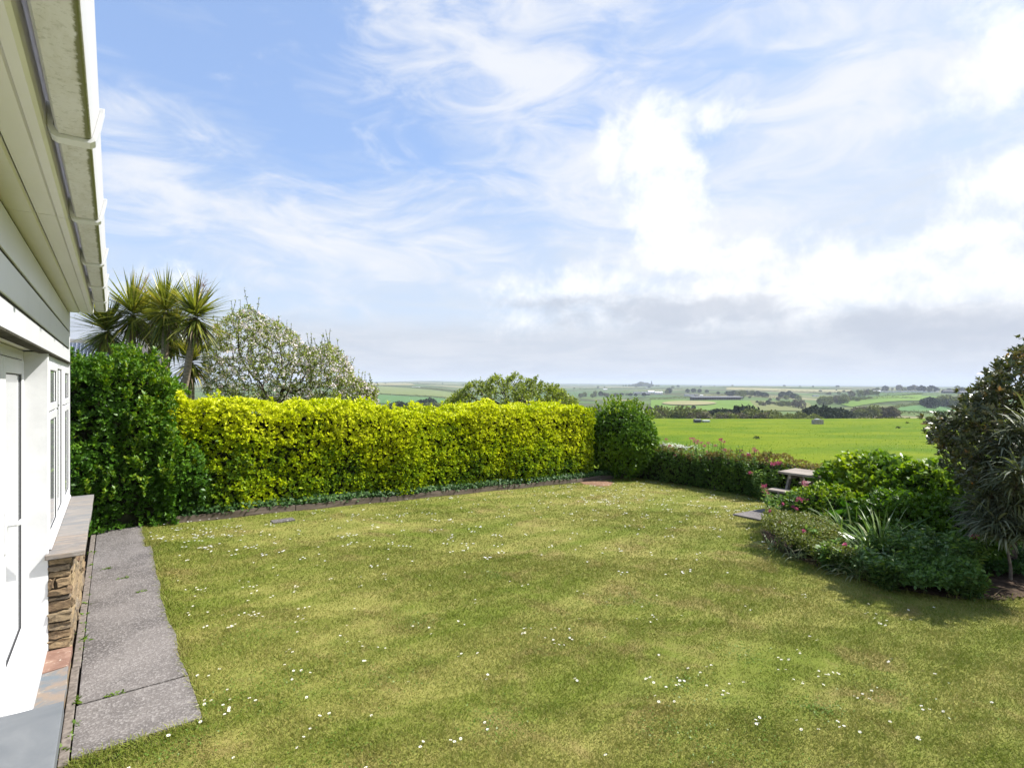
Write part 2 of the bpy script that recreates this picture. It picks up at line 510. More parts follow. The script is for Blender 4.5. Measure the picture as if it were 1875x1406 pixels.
# masonry and paving
m, o = new_mat('path_concrete'); Pp = gpos()
n1 = noise(Pp, 1.6, 5, 0.6, 0.3); n2 = noise(Pp, 55, 4, 0.75); n3 = noise(Pp, 160, 2, 0.6)
vo = S.nt.nodes.new('ShaderNodeTexVoronoi'); vo.inputs['Scale'].default_value = 85; S.nt.links.new(Pp, vo.inputs['Vector'])
cs = S.nt.nodes.new('ShaderNodeSeparateColor'); S.nt.links.new(vo.outputs['Color'], cs.inputs[0])
c = mixc(smooth(n1, 0.35, 0.65), (0.098, 0.088, 0.083), (0.165, 0.148, 0.138))
c = mixc(smooth(S(cs.outputs[0]), 0.55, 0.95) * 0.6, c, (0.27, 0.25, 0.235)); c = mixc(smooth(n2, 0.52, 0.72) * 0.55, c, (0.06, 0.053, 0.05))
c = mixc(smooth(noise(Pp, 5, 4, 0.6), 0.6, 0.75) * 0.5, c, (0.06, 0.056, 0.045))
pbsdf(o, c, 0.9, 0.15, S(vo.outputs['Distance']), 0.5, 0.006)
simple('kerb_concrete', (0.21, 0.18, 0.155), 0.9, 0.15, 0.22, 30, 0.4)
m, o = new_mat('slate_grey'); Pp = gpos(); n1 = noise(Pp, 3, 5, 0.6, 0.5); n2 = noise(Pp, 50, 3, 0.6)
c = mixc(smooth(n1, 0.35, 0.7), (0.115, 0.125, 0.135), (0.155, 0.163, 0.170)); pbsdf(o, c, 0.55, 0.3, n2, 0.08, 0.004)
m, o = new_mat('slate_weathered'); Pp = gpos(); n1 = noise(Pp, 5, 6, 0.65, 0.9); n2 = noise(Pp, 17, 5, 0.65, 0.4); oi = S.nt.nodes.new('ShaderNodeObjectInfo')
c = mixc(smooth(n1, 0.38, 0.60), (0.125, 0.145, 0.16), (0.22, 0.17, 0.13)); c = mixc(smooth(n2, 0.58, 0.7) * 0.7, c, (0.36, 0.31, 0.25))
c = mixc(S(oi.outputs['Random']) * 0.35, c, (0.16, 0.18, 0.19)); pbsdf(o, c, 0.7, 0.25, n2, 0.3, 0.01)
m, o = new_mat('sill_slate'); Pp = gpos(); n1 = noise(Pp, 7, 6, 0.65, 1.2, stretch=(0.45, 1.6, 1)); n2 = noise(Pp, 22, 5, 0.65, 0.6, stretch=(0.4, 1.5, 1)); oi = S.nt.nodes.new('ShaderNodeObjectInfo')
c = mixc(smooth(n1, 0.38, 0.62), (0.155, 0.145, 0.14), (0.26, 0.21, 0.165)); c = mixc(smooth(n2, 0.55, 0.68) * 0.65, c, (0.36, 0.325, 0.285)); c = mixc(smooth(n2, 0.45, 0.3) * 0.6, c, (0.13, 0.12, 0.115))
c = mixc(S(oi.outputs['Random']) * 0.4, c, (0.19, 0.205, 0.215)); pbsdf(o, c, 0.65, 0.3, n2, 0.35, 0.008)
m, o = new_mat('terracotta_slate'); Pp = gpos(); n1 = noise(Pp, 9, 6, 0.65, 0.6); n2 = noise(Pp, 30, 4, 0.6)
c = mixc(smooth(n1, 0.35, 0.62), (0.17, 0.095, 0.07), (0.25, 0.155, 0.115)); c = mixc(smooth(n2, 0.58, 0.7) * 0.8, c, (0.52, 0.46, 0.38)); pbsdf(o, c, 0.8, 0.2, n2, 0.3, 0.008)
m, o = new_mat('wall_stone'); Pp = gpos(); oi = S.nt.nodes.new('ShaderNodeObjectInfo'); rnd = S(oi.outputs['Random'])
n1 = noise(Pp, 11, 6, 0.65, 0.8, stretch=(1, 1, 3)); n2 = noise(Pp, 40, 5, 0.65)
c = ramp(rnd, [(0, (0.085, 0.05, 0.035)), (0.2, (0.24, 0.17, 0.10)), (0.4, (0.13, 0.105, 0.075)), (0.6, (0.30, 0.22, 0.125)), (0.8, (0.10, 0.075, 0.065)), (1, (0.26, 0.22, 0.16))])
c = mixc(smooth(n1, 0.35, 0.65) * 0.45, c, (0.33, 0.24, 0.13)); c = mixc(smooth(n2, 0.5, 0.7) * 0.6, c, (0.05, 0.04, 0.03)); pbsdf(o, c, 0.85, 0.2, n1 + n2 * 0.5, 0.7, 0.015)
simple('mortar', (0.16, 0.125, 0.09), 0.95, 0.1, 0.25, 30, 0.6)
simple('soil', (0.085, 0.058, 0.040), 0.95, 0.1, 0.3, 14, 0.9)
simple('soil_dry', (0.27, 0.165, 0.105), 0.95, 0.1, 0.2, 25, 0.9)
# house plastics
m, o = new_mat('white_plastic'); Pp = gpos(); n1 = noise(Pp, 2.2, 5, 0.6, 0.4, stretch=(1, 1, 0.35)); n2 = noise(Pp, 60, 3, 0.7)
c = mixc(smooth(n1, 0.45, 0.8) * 0.35, (0.66, 0.66, 0.67), (0.50, 0.505, 0.485)); c = mixc(smooth(n2, 0.66, 0.8) * 0.25, c, (0.45, 0.44, 0.38)); pbsdf(o, c, 0.35, 0.4)
m, o = new_mat('soffit_plastic'); Pp = gpos(); n1 = noise(Pp, 3.0, 5, 0.65, 0.5, stretch=(1, 0.25, 1)); n2 = noise(Pp, 25, 4, 0.7)
c = mixc(smooth(n1, 0.4, 0.72) * 0.4, (0.79, 0.77, 0.80), (0.62, 0.60, 0.57)); c = mixc(smooth(n2, 0.66, 0.8) * 0.5, c, (0.30, 0.29, 0.22)); pbsdf(o, c, 0.4, 0.35)
m, o = new_mat('gutter_plastic'); Pp = gpos(); sx = S.nt.nodes.new('ShaderNodeSeparateXYZ'); S.nt.links.new(Pp, sx.inputs[0]); gx = S(sx.outputs['X'])
n1 = noise(Pp, 14, 6, 0.7, 0.6, stretch=(1, 0.35, 1)); n2 = noise(Pp, 55, 5, 0.75)
ze = S(sx.outputs['Z']); under = smooth(ze, 2.792, 2.778)
c = mixc(smooth(n1, 0.36, 0.72) * 0.75 * under, (0.66, 0.65, 0.67), (0.50, 0.48, 0.44)); c = mixc(smooth(n2, 0.52, 0.68) * 0.5 * under, c, (0.27, 0.27, 0.22))
al = smooth(gx + (n2 - 0.5) * 0.022 + (n1 - 0.5) * 0.02, -0.073, -0.064) * smooth(gx + (n2 - 0.5) * 0.008, -0.052, -0.057) * under
c = mixc(al * 0.95, c, (0.11, 0.115, 0.012)); pbsdf(o, c, 0.45, 0.3)
simple('dark_brown', (0.075, 0.07, 0.05), 0.9, 0.1, 0.3, 30)  # plain dark brown for the drip bead and the backing behind the boards
simple('gasket', (0.02, 0.02, 0.022), 0.6, 0.3, 0.1)
m, o = new_mat('window_glass'); gl = pbsdf(o, (0.52, 0.53, 0.55), 0.04, 0.6)
gl.inputs['Coat Weight'].default_value = 0.6
simple('render_white', (0.70, 0.70, 0.70), 0.8, 0.2, 0.06, 5)
simple('roof_tile', (0.14, 0.13, 0.125), 0.8, 0.2, 0.2, 6)
simple('lead_ridge', (0.36, 0.35, 0.34), 0.7, 0.2, 0.1, 6)
m, o = new_mat('solar_cells'); Pp = opos(); br = S.nt.nodes.new('ShaderNodeTexBrick'); br.offset = 0; br.inputs['Scale'].default_value = 1.0
br.inputs['Brick Width'].default_value = 0.16; br.inputs['Row Height'].default_value = 0.16; br.inputs['Mortar Size'].default_value = 0.008
br.inputs['Color1'].default_value = (0.012, 0.016, 0.035, 1); br.inputs['Color2'].default_value = (0.016, 0.02, 0.045, 1); br.inputs['Mortar'].default_value = (0.42, 0.45, 0.5, 1)
S.nt.links.new(Pp, br.inputs['Vector']); pbsdf(o, S(br.outputs['Color']), 0.2, 0.5)
# timber
m, o = new_mat('weathered_timber'); Pp = opos(); n1 = noise(Pp, 9, 6, 0.65, 0.4, stretch=(3.0, 0.18, 3.0)); n2 = noise(Pp, 3, 4, 0.6)
c = mixc(smooth(n1, 0.35, 0.68), (0.19, 0.155, 0.125), (0.37, 0.32, 0.27)); c = mixc(smooth(n2, 0.55, 0.75) * 0.4, c, (0.19, 0.17, 0.14)); pbsdf(o, c, 0.85, 0.2, n1, 0.35, 0.004)
m, o = new_mat('edging_timber'); Pp = opos(); n1 = noise(Pp, 8, 6, 0.65, 0.4, stretch=(0.2, 3.0, 3.0)); n2 = noise(Pp, 2.2, 4, 0.6)
c = mixc(smooth(n1, 0.35, 0.68), (0.085, 0.065, 0.05), (0.19, 0.15, 0.12)); c = mixc(smooth(n2, 0.5, 0.75) * 0.5, c, (0.085, 0.075, 0.045)); pbsdf(o, c, 0.9, 0.15, n1, 0.5, 0.006)
simple('bark_grey', (0.20, 0.165, 0.13), 0.9, 0.15, 0.25, 18, 0.5)
simple('bark_dark', (0.09, 0.07, 0.055), 0.9, 0.15, 0.25, 18, 0.5)
simple('bark_palm', (0.36, 0.28, 0.21), 0.9, 0.15, 0.28, 12, 0.7, stretch=(1, 1, 6))
simple('dark_core', (0.030, 0.034, 0.016), 0.95, 0.05, 0.3, 14)  # dark colour of the solid cores added inside hedges and bushes
# leaves
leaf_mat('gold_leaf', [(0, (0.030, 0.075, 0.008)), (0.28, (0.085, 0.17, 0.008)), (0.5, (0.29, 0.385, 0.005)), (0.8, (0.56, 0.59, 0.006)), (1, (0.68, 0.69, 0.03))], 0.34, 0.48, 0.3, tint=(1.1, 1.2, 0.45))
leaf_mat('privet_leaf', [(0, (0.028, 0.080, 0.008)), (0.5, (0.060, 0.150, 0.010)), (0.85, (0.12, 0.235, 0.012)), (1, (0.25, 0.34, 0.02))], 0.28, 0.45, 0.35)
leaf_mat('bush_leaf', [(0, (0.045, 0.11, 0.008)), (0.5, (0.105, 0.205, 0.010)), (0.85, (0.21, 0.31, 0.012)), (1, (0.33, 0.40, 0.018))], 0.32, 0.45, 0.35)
leaf_mat('apple_leaf', [(0, (0.13, 0.165, 0.03)), (0.5, (0.23, 0.275, 0.055)), (1, (0.36, 0.39, 0.12))], 0.48, 0.45, 0.3)
leaf_mat('blossom_petal', [(0, (0.80, 0.66, 0.66)), (1, (0.86, 0.84, 0.82))], 0.4, 0.7, 0.1, tint=(1, 0.95, 0.95))
leaf_mat('cordyline_leaf', [(0, (0.060, 0.085, 0.016)), (0.5, (0.16, 0.19, 0.032)), (0.85, (0.30, 0.30, 0.06)), (1, (0.50, 0.42, 0.09))], 0.35, 0.35, 0.45)
leaf_mat('dead_leaf', [(0, (0.13, 0.095, 0.06)), (1, (0.30, 0.235, 0.17))], 0.15, 0.8, 0.1, tint=(1, 0.9, 0.7))
leaf_mat('panicle', [(0, (0.24, 0.15, 0.11)), (1, (0.44, 0.31, 0.25))], 0.15, 0.8, 0.1, tint=(1, 0.9, 0.8))
leaf_mat('hedge_leaf', [(0, (0.035, 0.085, 0.012)), (0.5, (0.09, 0.17, 0.022)), (0.9, (0.17, 0.25, 0.034)), (1, (0.25, 0.30, 0.05))], 0.36, 0.5, 0.3)
leaf_mat('dry_hedge', [(0, (0.13, 0.11, 0.035)), (0.5, (0.24, 0.175, 0.055)), (1, (0.28, 0.25, 0.065))], 0.25, 0.6, 0.2)
leaf_mat('grey_leaf', [(0, (0.10, 0.15, 0.075)), (1, (0.22, 0.28, 0.16))], 0.25, 0.5, 0.3)
leaf_mat('valerian_leaf', [(0, (0.075, 0.15, 0.040)), (0.6, (0.14, 0.245, 0.065)), (1, (0.24, 0.33, 0.09))], 0.42, 0.4, 0.35)
leaf_mat('pink_flower', [(0, (0.38, 0.06, 0.14)), (1, (0.58, 0.17, 0.27))], 0.3, 0.7, 0.1, tint=(1, 0.8, 0.9))
leaf_mat('white_flower', [(0, (0.75, 0.74, 0.70)), (1, (0.85, 0.85, 0.84))], 0.3, 0.7, 0.1, tint=(1, 1, 1))
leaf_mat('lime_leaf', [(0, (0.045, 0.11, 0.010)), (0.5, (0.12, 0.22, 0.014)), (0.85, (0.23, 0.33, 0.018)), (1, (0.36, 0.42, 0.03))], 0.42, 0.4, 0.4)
leaf_mat('photinia_leaf', [(0, (0.045, 0.060, 0.020)), (0.6, (0.095, 0.108, 0.034)), (0.86, (0.19, 0.155, 0.042)), (1, (0.42, 0.20, 0.045))], 0.22, 0.33, 0.5)
leaf_mat('echium_leaf', [(0, (0.065, 0.08, 0.045)), (0.7, (0.14, 0.16, 0.09)), (1, (0.30, 0.31, 0.22))], 0.28, 0.5, 0.3)
leaf_mat('strap_leaf', [(0, (0.08, 0.16, 0.03)), (0.6, (0.19, 0.28, 0.08)), (0.9, (0.32, 0.37, 0.17)), (1, (0.52, 0.50, 0.31))], 0.28, 0.3, 0.45)
leaf_mat('variegated_strap', [(0, (0.15, 0.21, 0.08)), (1, (0.50, 0.50, 0.30))], 0.28, 0.4, 0.4)
leaf_mat('herb_leaf', [(0, (0.07, 0.13, 0.04)), (0.6, (0.125, 0.205, 0.07)), (1, (0.23, 0.29, 0.11))], 0.3, 0.5, 0.3)
leaf_mat('olive_herb', [(0, (0.08, 0.115, 0.025)), (0.6, (0.17, 0.19, 0.045)), (1, (0.29, 0.26, 0.08))], 0.3, 0.5, 0.3)
leaf_mat('ivy_leaf', [(0, (0.024, 0.060, 0.015)), (0.8, (0.055, 0.125, 0.028)), (1, (0.12, 0.20, 0.06))], 0.22, 0.55, 0.25)
leaf_mat('broad_leaf', [(0, (0.035, 0.11, 0.012)), (1, (0.085, 0.21, 0.025))], 0.3, 0.25, 0.45)
leaf_mat('weed_leaf', [(0, (0.08, 0.15, 0.018)), (1, (0.17, 0.26, 0.035))], 0.35, 0.4, 0.3)
leaf_mat('wood_olive', [(0, (0.09, 0.11, 0.034)), (0.5, (0.155, 0.175, 0.055)), (1, (0.24, 0.26, 0.08))], 0.2, 0.8, 0.1)
leaf_mat('wood_brown', [(0, (0.095, 0.085, 0.055)), (1, (0.18, 0.16, 0.10))], 0.15, 0.8, 0.1)
leaf_mat('wood_pine', [(0, (0.022, 0.034, 0.018)), (1, (0.050, 0.068, 0.034))], 0.1, 0.8, 0.1)
leaf_mat('wood_fresh', [(0, (0.11, 0.14, 0.036)), (1, (0.23, 0.255, 0.07))], 0.2, 0.8, 0.1)
simple('farm_white', (0.72, 0.72, 0.70), 0.8, 0.1, 0.05)
simple('farm_slate', (0.17, 0.17, 0.18), 0.8, 0.2, 0.1)
simple('farm_dark', (0.06, 0.06, 0.065), 0.8, 0.2, 0.1)
simple('farm_timber', (0.44, 0.39, 0.35), 0.85, 0.1, 0.2)
simple('farm_brown', (0.13, 0.095, 0.08), 0.85, 0.1, 0.2)
M = MATS

# ------------------------------------------------------------------ terrain, field, lawn
az = np.concatenate([np.linspace(-math.pi, -0.9, 26)[:-1], np.linspace(-0.9, 0.9, 240), np.linspace(0.9, math.pi, 26)[1:-1]])
rr = np.concatenate([[0.01, 4, 8, 11, 14, 18, 24, 32, 44, 60, 80], np.linspace(95, 150, 14), np.geomspace(160, 22000, 110)])
A_, R_ = np.meshgrid(az, rr)
X_ = R_ * (FX * np.cos(A_) + RX * np.sin(A_)); Y_ = R_ * (FY * np.cos(A_) + RY * np.sin(A_))
Z_ = terr(X_, Y_) - np.where(R_ < 160, 0.18, 0.0)
na, nr = len(az), len(rr)
idx = np.arange(nr * na).reshape(nr, na)
a = idx[:-1]; b = np.roll(idx, -1, 1)[:-1]; c_ = np.roll(idx, -1, 1)[1:]; d_ = idx[1:]
Fc = np.stack([a, d_, c_, b], -1).reshape(-1, 4)[:, ::-1]
me = np_mesh('terrain', np.stack([X_, Y_, Z_], -1).reshape(-1, 3), Fc, M['countryside'])
me.polygons.foreach_set('use_smooth', [True] * len(me.polygons))
terrain = struct(link('terrain', me)); ZMIN, ZMAX = float(Z_.min()), float(Z_.max())


def grid_sheet(name, X, Y, Z, mat):
    n0, n1 = X.shape; idx = np.arange(n0 * n1).reshape(n0, n1)
    Fc = np.stack([idx[:-1, :-1], idx[:-1, 1:], idx[1:, 1:], idx[1:, :-1]], -1).reshape(-1, 4)
    me = np_mesh(name, np.stack([X, Y, Z], -1).reshape(-1, 3), Fc, mat)
    if me.polygons[0].normal.z < 0: me.flip_normals()
    return link(name, me)


us = np.linspace(880, 2150, 60); ss = np.linspace(0, 1, 50) ** 1.6
U_, S_ = np.meshgrid(us, ss); slope = FX + RX * (U_ - CU) / F
T0 = 12.25 / slope; T1 = 108 + 4 * np.sin(U_ / 130); T_ = T0 + (T1 - T0) * S_
X = T_ * slope; Y = T_ * (FY + RY * (U_ - CU) / F)
field = struct(grid_sheet('field', X, Y, ground(X, Y) + 0.03 * np.sin(X / 3.1) * np.sin(Y / 4.3), M['meadow']))

lx, ly = np.meshgrid(np.linspace(-0.30, 12.28, 80), np.linspace(-7, 10.6, 110))
lawn_bump = lambda x, y: np.clip((np.asarray(x) - 0.42) / 0.8, 0, 1) * (0.012 * np.sin(x * 1.9 + 0.6 * y) * np.sin(y * 1.3) + 0.006 * np.sin(x * 4.1 + y * 3.3))
lawn = struct(grid_sheet('lawn', lx, ly, ground(lx, ly) + lawn_bump(lx, ly) - 0.012 - 0.1 * np.clip((0.34 - lx) / 0.1, 0, 1) * np.clip((ly - 3.62) / 0.1, 0, 1), M['lawn_turf']))


def lz(x, y): return float(ground(x, y) + lawn_bump(x, y) - 0.012)


# flower-bed outline on the lawn (its lawn side), then back to the boundary
BED = [(1412, 950), (1392, 972), (1402, 992), (1440, 1016), (1500, 1038), (1560, 1055), (1620, 1074), (1690, 1088), (1760, 1096), (1830, 1098), (1880, 1093)]
bed_pts = [W(u, v).xy for u, v in BED]
bed_poly = [tuple(p) for p in bed_pts] + [(9.3, 0.2), (11.3, 0.2), (11.3, 3.6), (9.2, 3.6), (9.05, 4.9)]
bp = np.array(bed_poly)


def in_poly(x, y, poly):
    x = np.asarray(x); y = np.asarray(y); r = np.zeros(x.shape, bool); j = len(poly) - 1
    for i in range(len(poly)):
        xi, yi = poly[i]; xj, yj = poly[j]
        r ^= ((yi > y) != (yj > y)) & (x < (xj - xi) * (y - yi) / (yj - yi + 1e-12) + xi); j = i
    return r


gx_, gy_ = np.meshgrid(np.linspace(bp[:, 0].min(), bp[:, 0].max(), 120), np.linspace(bp[:, 1].min(), bp[:, 1].max(), 120))
b = MB(); hgt = lambda x, y: float(ground(x, y)) + 0.012 + 0.008 * math.sin(9 * x + 3 * y) * math.sin(7 * y - 2 * x)
for i in range(119):
    for j in range(119):
        q = [(gx_[i, j], gy_[i, j]), (gx_[i, j + 1], gy_[i, j + 1]), (gx_[i + 1, j + 1], gy_[i + 1, j + 1]), (gx_[i + 1, j], gy_[i + 1, j])]
        if in_poly(np.array([sum(p[0] for p in q) / 4]), np.array([sum(p[1] for p in q) / 4]), bed_poly)[0]:
            b.poly([(p[0], p[1], hgt(*p)) for p in q])
struct(b.build('flower_bed_soil', M['soil']))

# bare earth ring near the hedge corner and a small drain lid
p = W(1096, 883); b = MB(); n = 26; ring = []
for i in range(n):
    w = 2 * math.pi * i / n; r = 0.34 * (1 + 0.18 * math.sin(3 * w + 1) + 0.08 * random.uniform(-1, 1))
    ring.append((p.x + 1.35 * r * math.cos(w), p.y + r * math.sin(w)))
for i in range(n):
    q, s = ring[i], ring[(i + 1) % n]
    mid = lambda a: (0.5 * (a[0] + p.x), 0.5 * (a[1] + p.y))
    m1, m2 = mid(q), mid(s)
    b.poly([(q[0], q[1], lz(*q) + 0.004), (s[0], s[1], lz(*s) + 0.004), (m2[0], m2[1], lz(*m2) + 0.03), (m1[0], m1[1], lz(*m1) + 0.03)])
    b.poly([(m1[0], m1[1], lz(*m1) + 0.03), (m2[0], m2[1], lz(*m2) + 0.03), (p.x, p.y, lz(p.x, p.y) + 0.036)])
struct(b.build('soil_patch', M['soil_dry'], smooth_=True))
p = W(518, 951); b = MB(); b.box(p.x - 0.16, p.x + 0.16, p.y - 0.09, p.y + 0.09, p.z - 0.05, p.z + 0.004)
tag(b.build('drain_cover', M['path_concrete'], bevel=0.004), 'small flat grey drain cover set in the lawn before the hedge', 'drain cover')

# ------------------------------------------------------------------ path and patio
PATH_R = [(3.74, 0.43), (4.0, 0.44), (4.32, 0.415), (4.7, 0.40), (5.2, 0.405), (5.6, 0.375), (6.1, 0.37), (6.6, 0.385), (7.1, 0.375), (7.6, 0.39), (8.08, 0.385)]
path = struct(thing('path', '', '', (0, 0, 0))); del path['label']; del path['category']


def path_slab(ys, rights, left, name='slab', z=0.0):
    b = MB(); n = len(ys)
    top = [(left, y, z) for y in ys]; rt = [(r, y, z) for y, r in zip(ys, rights)]
    for i in range(n - 1):
        b.poly([top[i], rt[i], rt[i + 1], top[i + 1]])
        b.poly([rt[i], (rt[i][0] + 0.004, rt[i][1], -0.09), (rt[i + 1][0] + 0.004, rt[i + 1][1], -0.09), rt[i + 1]])
        b.poly([(left, ys[i], -0.09), top[i], top[i + 1], (left, ys[i + 1], -0.09)])
    b.poly([(left, ys[0], -0.09), (rights[0], ys[0], -0.09), rt[0], top[0]])
    b.poly([(left, ys[-1], -0.09), top[-1], rt[-1], (rights[-1], ys[-1], -0.09)])
    return b.build(name, M['path_concrete'], path)


def pr(y): return float(np.interp(y, [a for a, _ in PATH_R], [b for _, b in PATH_R])) + 0.006 * math.sin(y * 9) + 0.003 * math.sin(y * 31)


for y0, y1, lf, z in [(3.745, 4.335, -0.178, 0.0), (4.350, 8.08, -0.172, 0.002)]:
    ys = list(np.linspace(y0, y1, max(3, int((y1 - y0) / 0.09)))); path_slab(ys, [pr(y) for y in ys], lf, z=z)
ys = list(np.linspace(8.092, 9.5, 14)); path_slab(ys, [0.335 + 0.008 * math.sin(9 * y) for y in ys], -0.166, z=-0.004)
for y0, y1, xl, xr in [(3.70, 4.93, -0.232, -0.187), (4.935, 6.4, -0.228, -0.180), (6.405, 9.4, -0.226, -0.178)]:
    b = MB(); b.box(xl, xr, y0, y1, -0.09, 0.006); b.build('kerb', M['kerb_concrete'], path, bevel=0.004)
b = MB(); b.box(-0.30, 0.33, 3.75, 9.4, -0.12, -0.05); b.build('bedding', M['soil'], path)

patio = struct(thing('patio', '', '', (0, 0, 0))); del patio['label']; del patio['category']
for i, (x0, x1) in enumerate([(9.03, 9.70), (9.71, 10.38), (10.39, 11.10)]):
    for y0, y1 in [(3.55, 4.22), (4.23, 4.90), (4.91, 5.60)]:
        b = MB(); n0 = len(b.v); b.box(x0, x1, y0, y1, 0, 0)
        b.v = [(x, y, float(ground(x, y)) + (-0.05 if k < 4 else 0.024)) for k, (x, y, z) in enumerate(b.v)]
        b.build('paving_slab', M['path_concrete'], patio, bevel=0.005)


def patio_z(x, y): return float(ground(x, y)) + 0.024


# ------------------------------------------------------------------ the bungalow
XW = -0.368
house = thing('bungalow', 'white clad bungalow with moss-stained gutter, french door and stone plinth along the path', 'house', (-0.6, 2.0, 0))
HO = Vector((-0.6, 2.0, 0))


def hp(b, name, mat, parent=None, bevel=0.0, sm=False):
    """link a builder made in world coordinates below the house"""
    b.v = [(x - HO.x, y - HO.y, z - HO.z) for x, y, z in b.v]
    return b.build(name, mat, parent or house, bevel=bevel, smooth_=sm)


Y0, Y1 = -3.5, 7.5
b = MB(); b.box(-6.5, -0.575, Y0, Y1 - 0.02, -0.1, 2.86); b.box(-0.574, -0.403, Y0, 3.18, -0.1, 2.22); hp(b, 'wall', M['render_white'])
b = MB(); b.box(-0.572, -0.402, Y0, Y1 - 0.022, 2.236, 2.80); hp(b, 'lintel', M['soffit_plastic'])
zs = [2.228, 2.380, 2.566, 2.768]
for i in range(3):     # three cladding boards with a chamfered shadow groove
    z0, z1 = zs[i], zs[i + 1] - 0.013
    b = MB(); b.prism([(-0.398, z0), (XW - 0.002, z0), (XW, z0 + 0.004), (XW, z1 - 0.010), (XW - 0.012, z1), (-0.398, z1)], 'y', Y0, Y1)
    hp(b, 'cladding_board', M['white_plastic'])
b = MB(); b.box(-0.401, -0.376, Y0 + 0.01, Y1 - 0.01, 2.24, 2.767); hp(b, 'groove_backing', M['dark_brown'])
b = MB(); b.box(-0.41, XW + 0.003, Y1 - 0.001, Y1 + 0.022, 0.80, 2.766); hp(b, 'corner_trim', M['white_plastic'])
b = MB(); b.box(-0.42, -0.352, Y0, Y1, 2.215, 2.227); hp(b, 'drip_bead', M['dark_brown'])
# soffit boards, fascia, gutter
for ya, yb in [(Y0, 3.262), (3.268, Y1 + 0.06)]:
    for xa, xb in [(-0.40, -0.283), (-0.276, -0.203)]:
        b = MB(); b.prism([(xa, 2.772), (xb - 0.008, 2.772), (xb, 2.780), (xb, 2.792), (xa, 2.792)], 'y', ya, yb); hp(b, 'soffit_board', M['soffit_plastic'])
    b = MB(); b.prism([(-0.202, 2.768), (-0.176, 2.766), (-0.166, 2.774), (-0.163, 2.80), (-0.163, 2.93), (-0.190, 2.93), (-0.202, 2.79)], 'y', ya, yb)
    hp(b, 'fascia', M['soffit_plastic'])
b = MB(); b.box(-0.37, -0.20, Y0, Y1 + 0.05, 2.793, 2.82); hp(b, 'soffit_backing', M['dark_brown'])
b = MB(); prof = [(-0.146, 2.86), (-0.142, 2.790), (-0.134, 2.776), (-0.060, 2.776), (-0.053, 2.781), (-0.046, 2.81), (-0.033, 2.872), (-0.041, 2.874), (-0.054, 2.80), (-0.064, 2.786), (-0.130, 2.786), (-0.136, 2.86)]
b.prism(prof, 'y', Y0, 7.30); gut = hp(b, 'gutter', M['gutter_plastic'])
for yb in [0.0, 1.12, 2.22, 3.28, 4.45, 5.48, 6.45]:
    b = MB(); b.prism([(-0.163, 2.868), (-0.163, 2.80), (-0.152, 2.770), (-0.140, 2.763), (-0.056, 2.763), (-0.043, 2.773), (-0.033, 2.81), (-0.019, 2.884), (-0.041, 2.882), (-0.041, 2.875), (-0.033, 2.873), (-0.046, 2.81), (-0.053, 2.781), (-0.060, 2.776), (-0.134, 2.776), (-0.146, 2.80), (-0.15, 2.868)], 'y', yb - 0.028, yb + 0.028)
    b.v = [(x - HO.x, y - HO.y, z) for x, y, z in b.v]; b.build('bracket', M['white_plastic'], gut, bevel=0.002)
b = MB(); b.prism([(-0.147, 2.868), (-0.145, 2.784), (-0.134, 2.770), (-0.060, 2.770), (-0.044, 2.780), (-0.038, 2.81), (-0.036, 2.878)], 'y', 7.27, 7.315)
b.v = [(x - HO.x, y - HO.y, z) for x, y, z in b.v]; b.build('end_cap', M['white_plastic'], gut)
# roof
b = MB(); b.prism([(-0.09, 2.90), (-3.6, 4.25), (-7.1, 2.90), (-7.1, 2.94), (-3.6, 4.33), (-0.09, 2.95)], 'y', Y0 - 0.1, Y1 + 0.08); hp(b, 'roof', M['roof_tile'])
b = MB(); b.prism([(-0.60, 2.88), (-3.6, 4.23), (-6.5, 2.88)], 'y', Y1 - 0.10, Y1 - 0.03); hp(b, 'gable', M['render_white'])
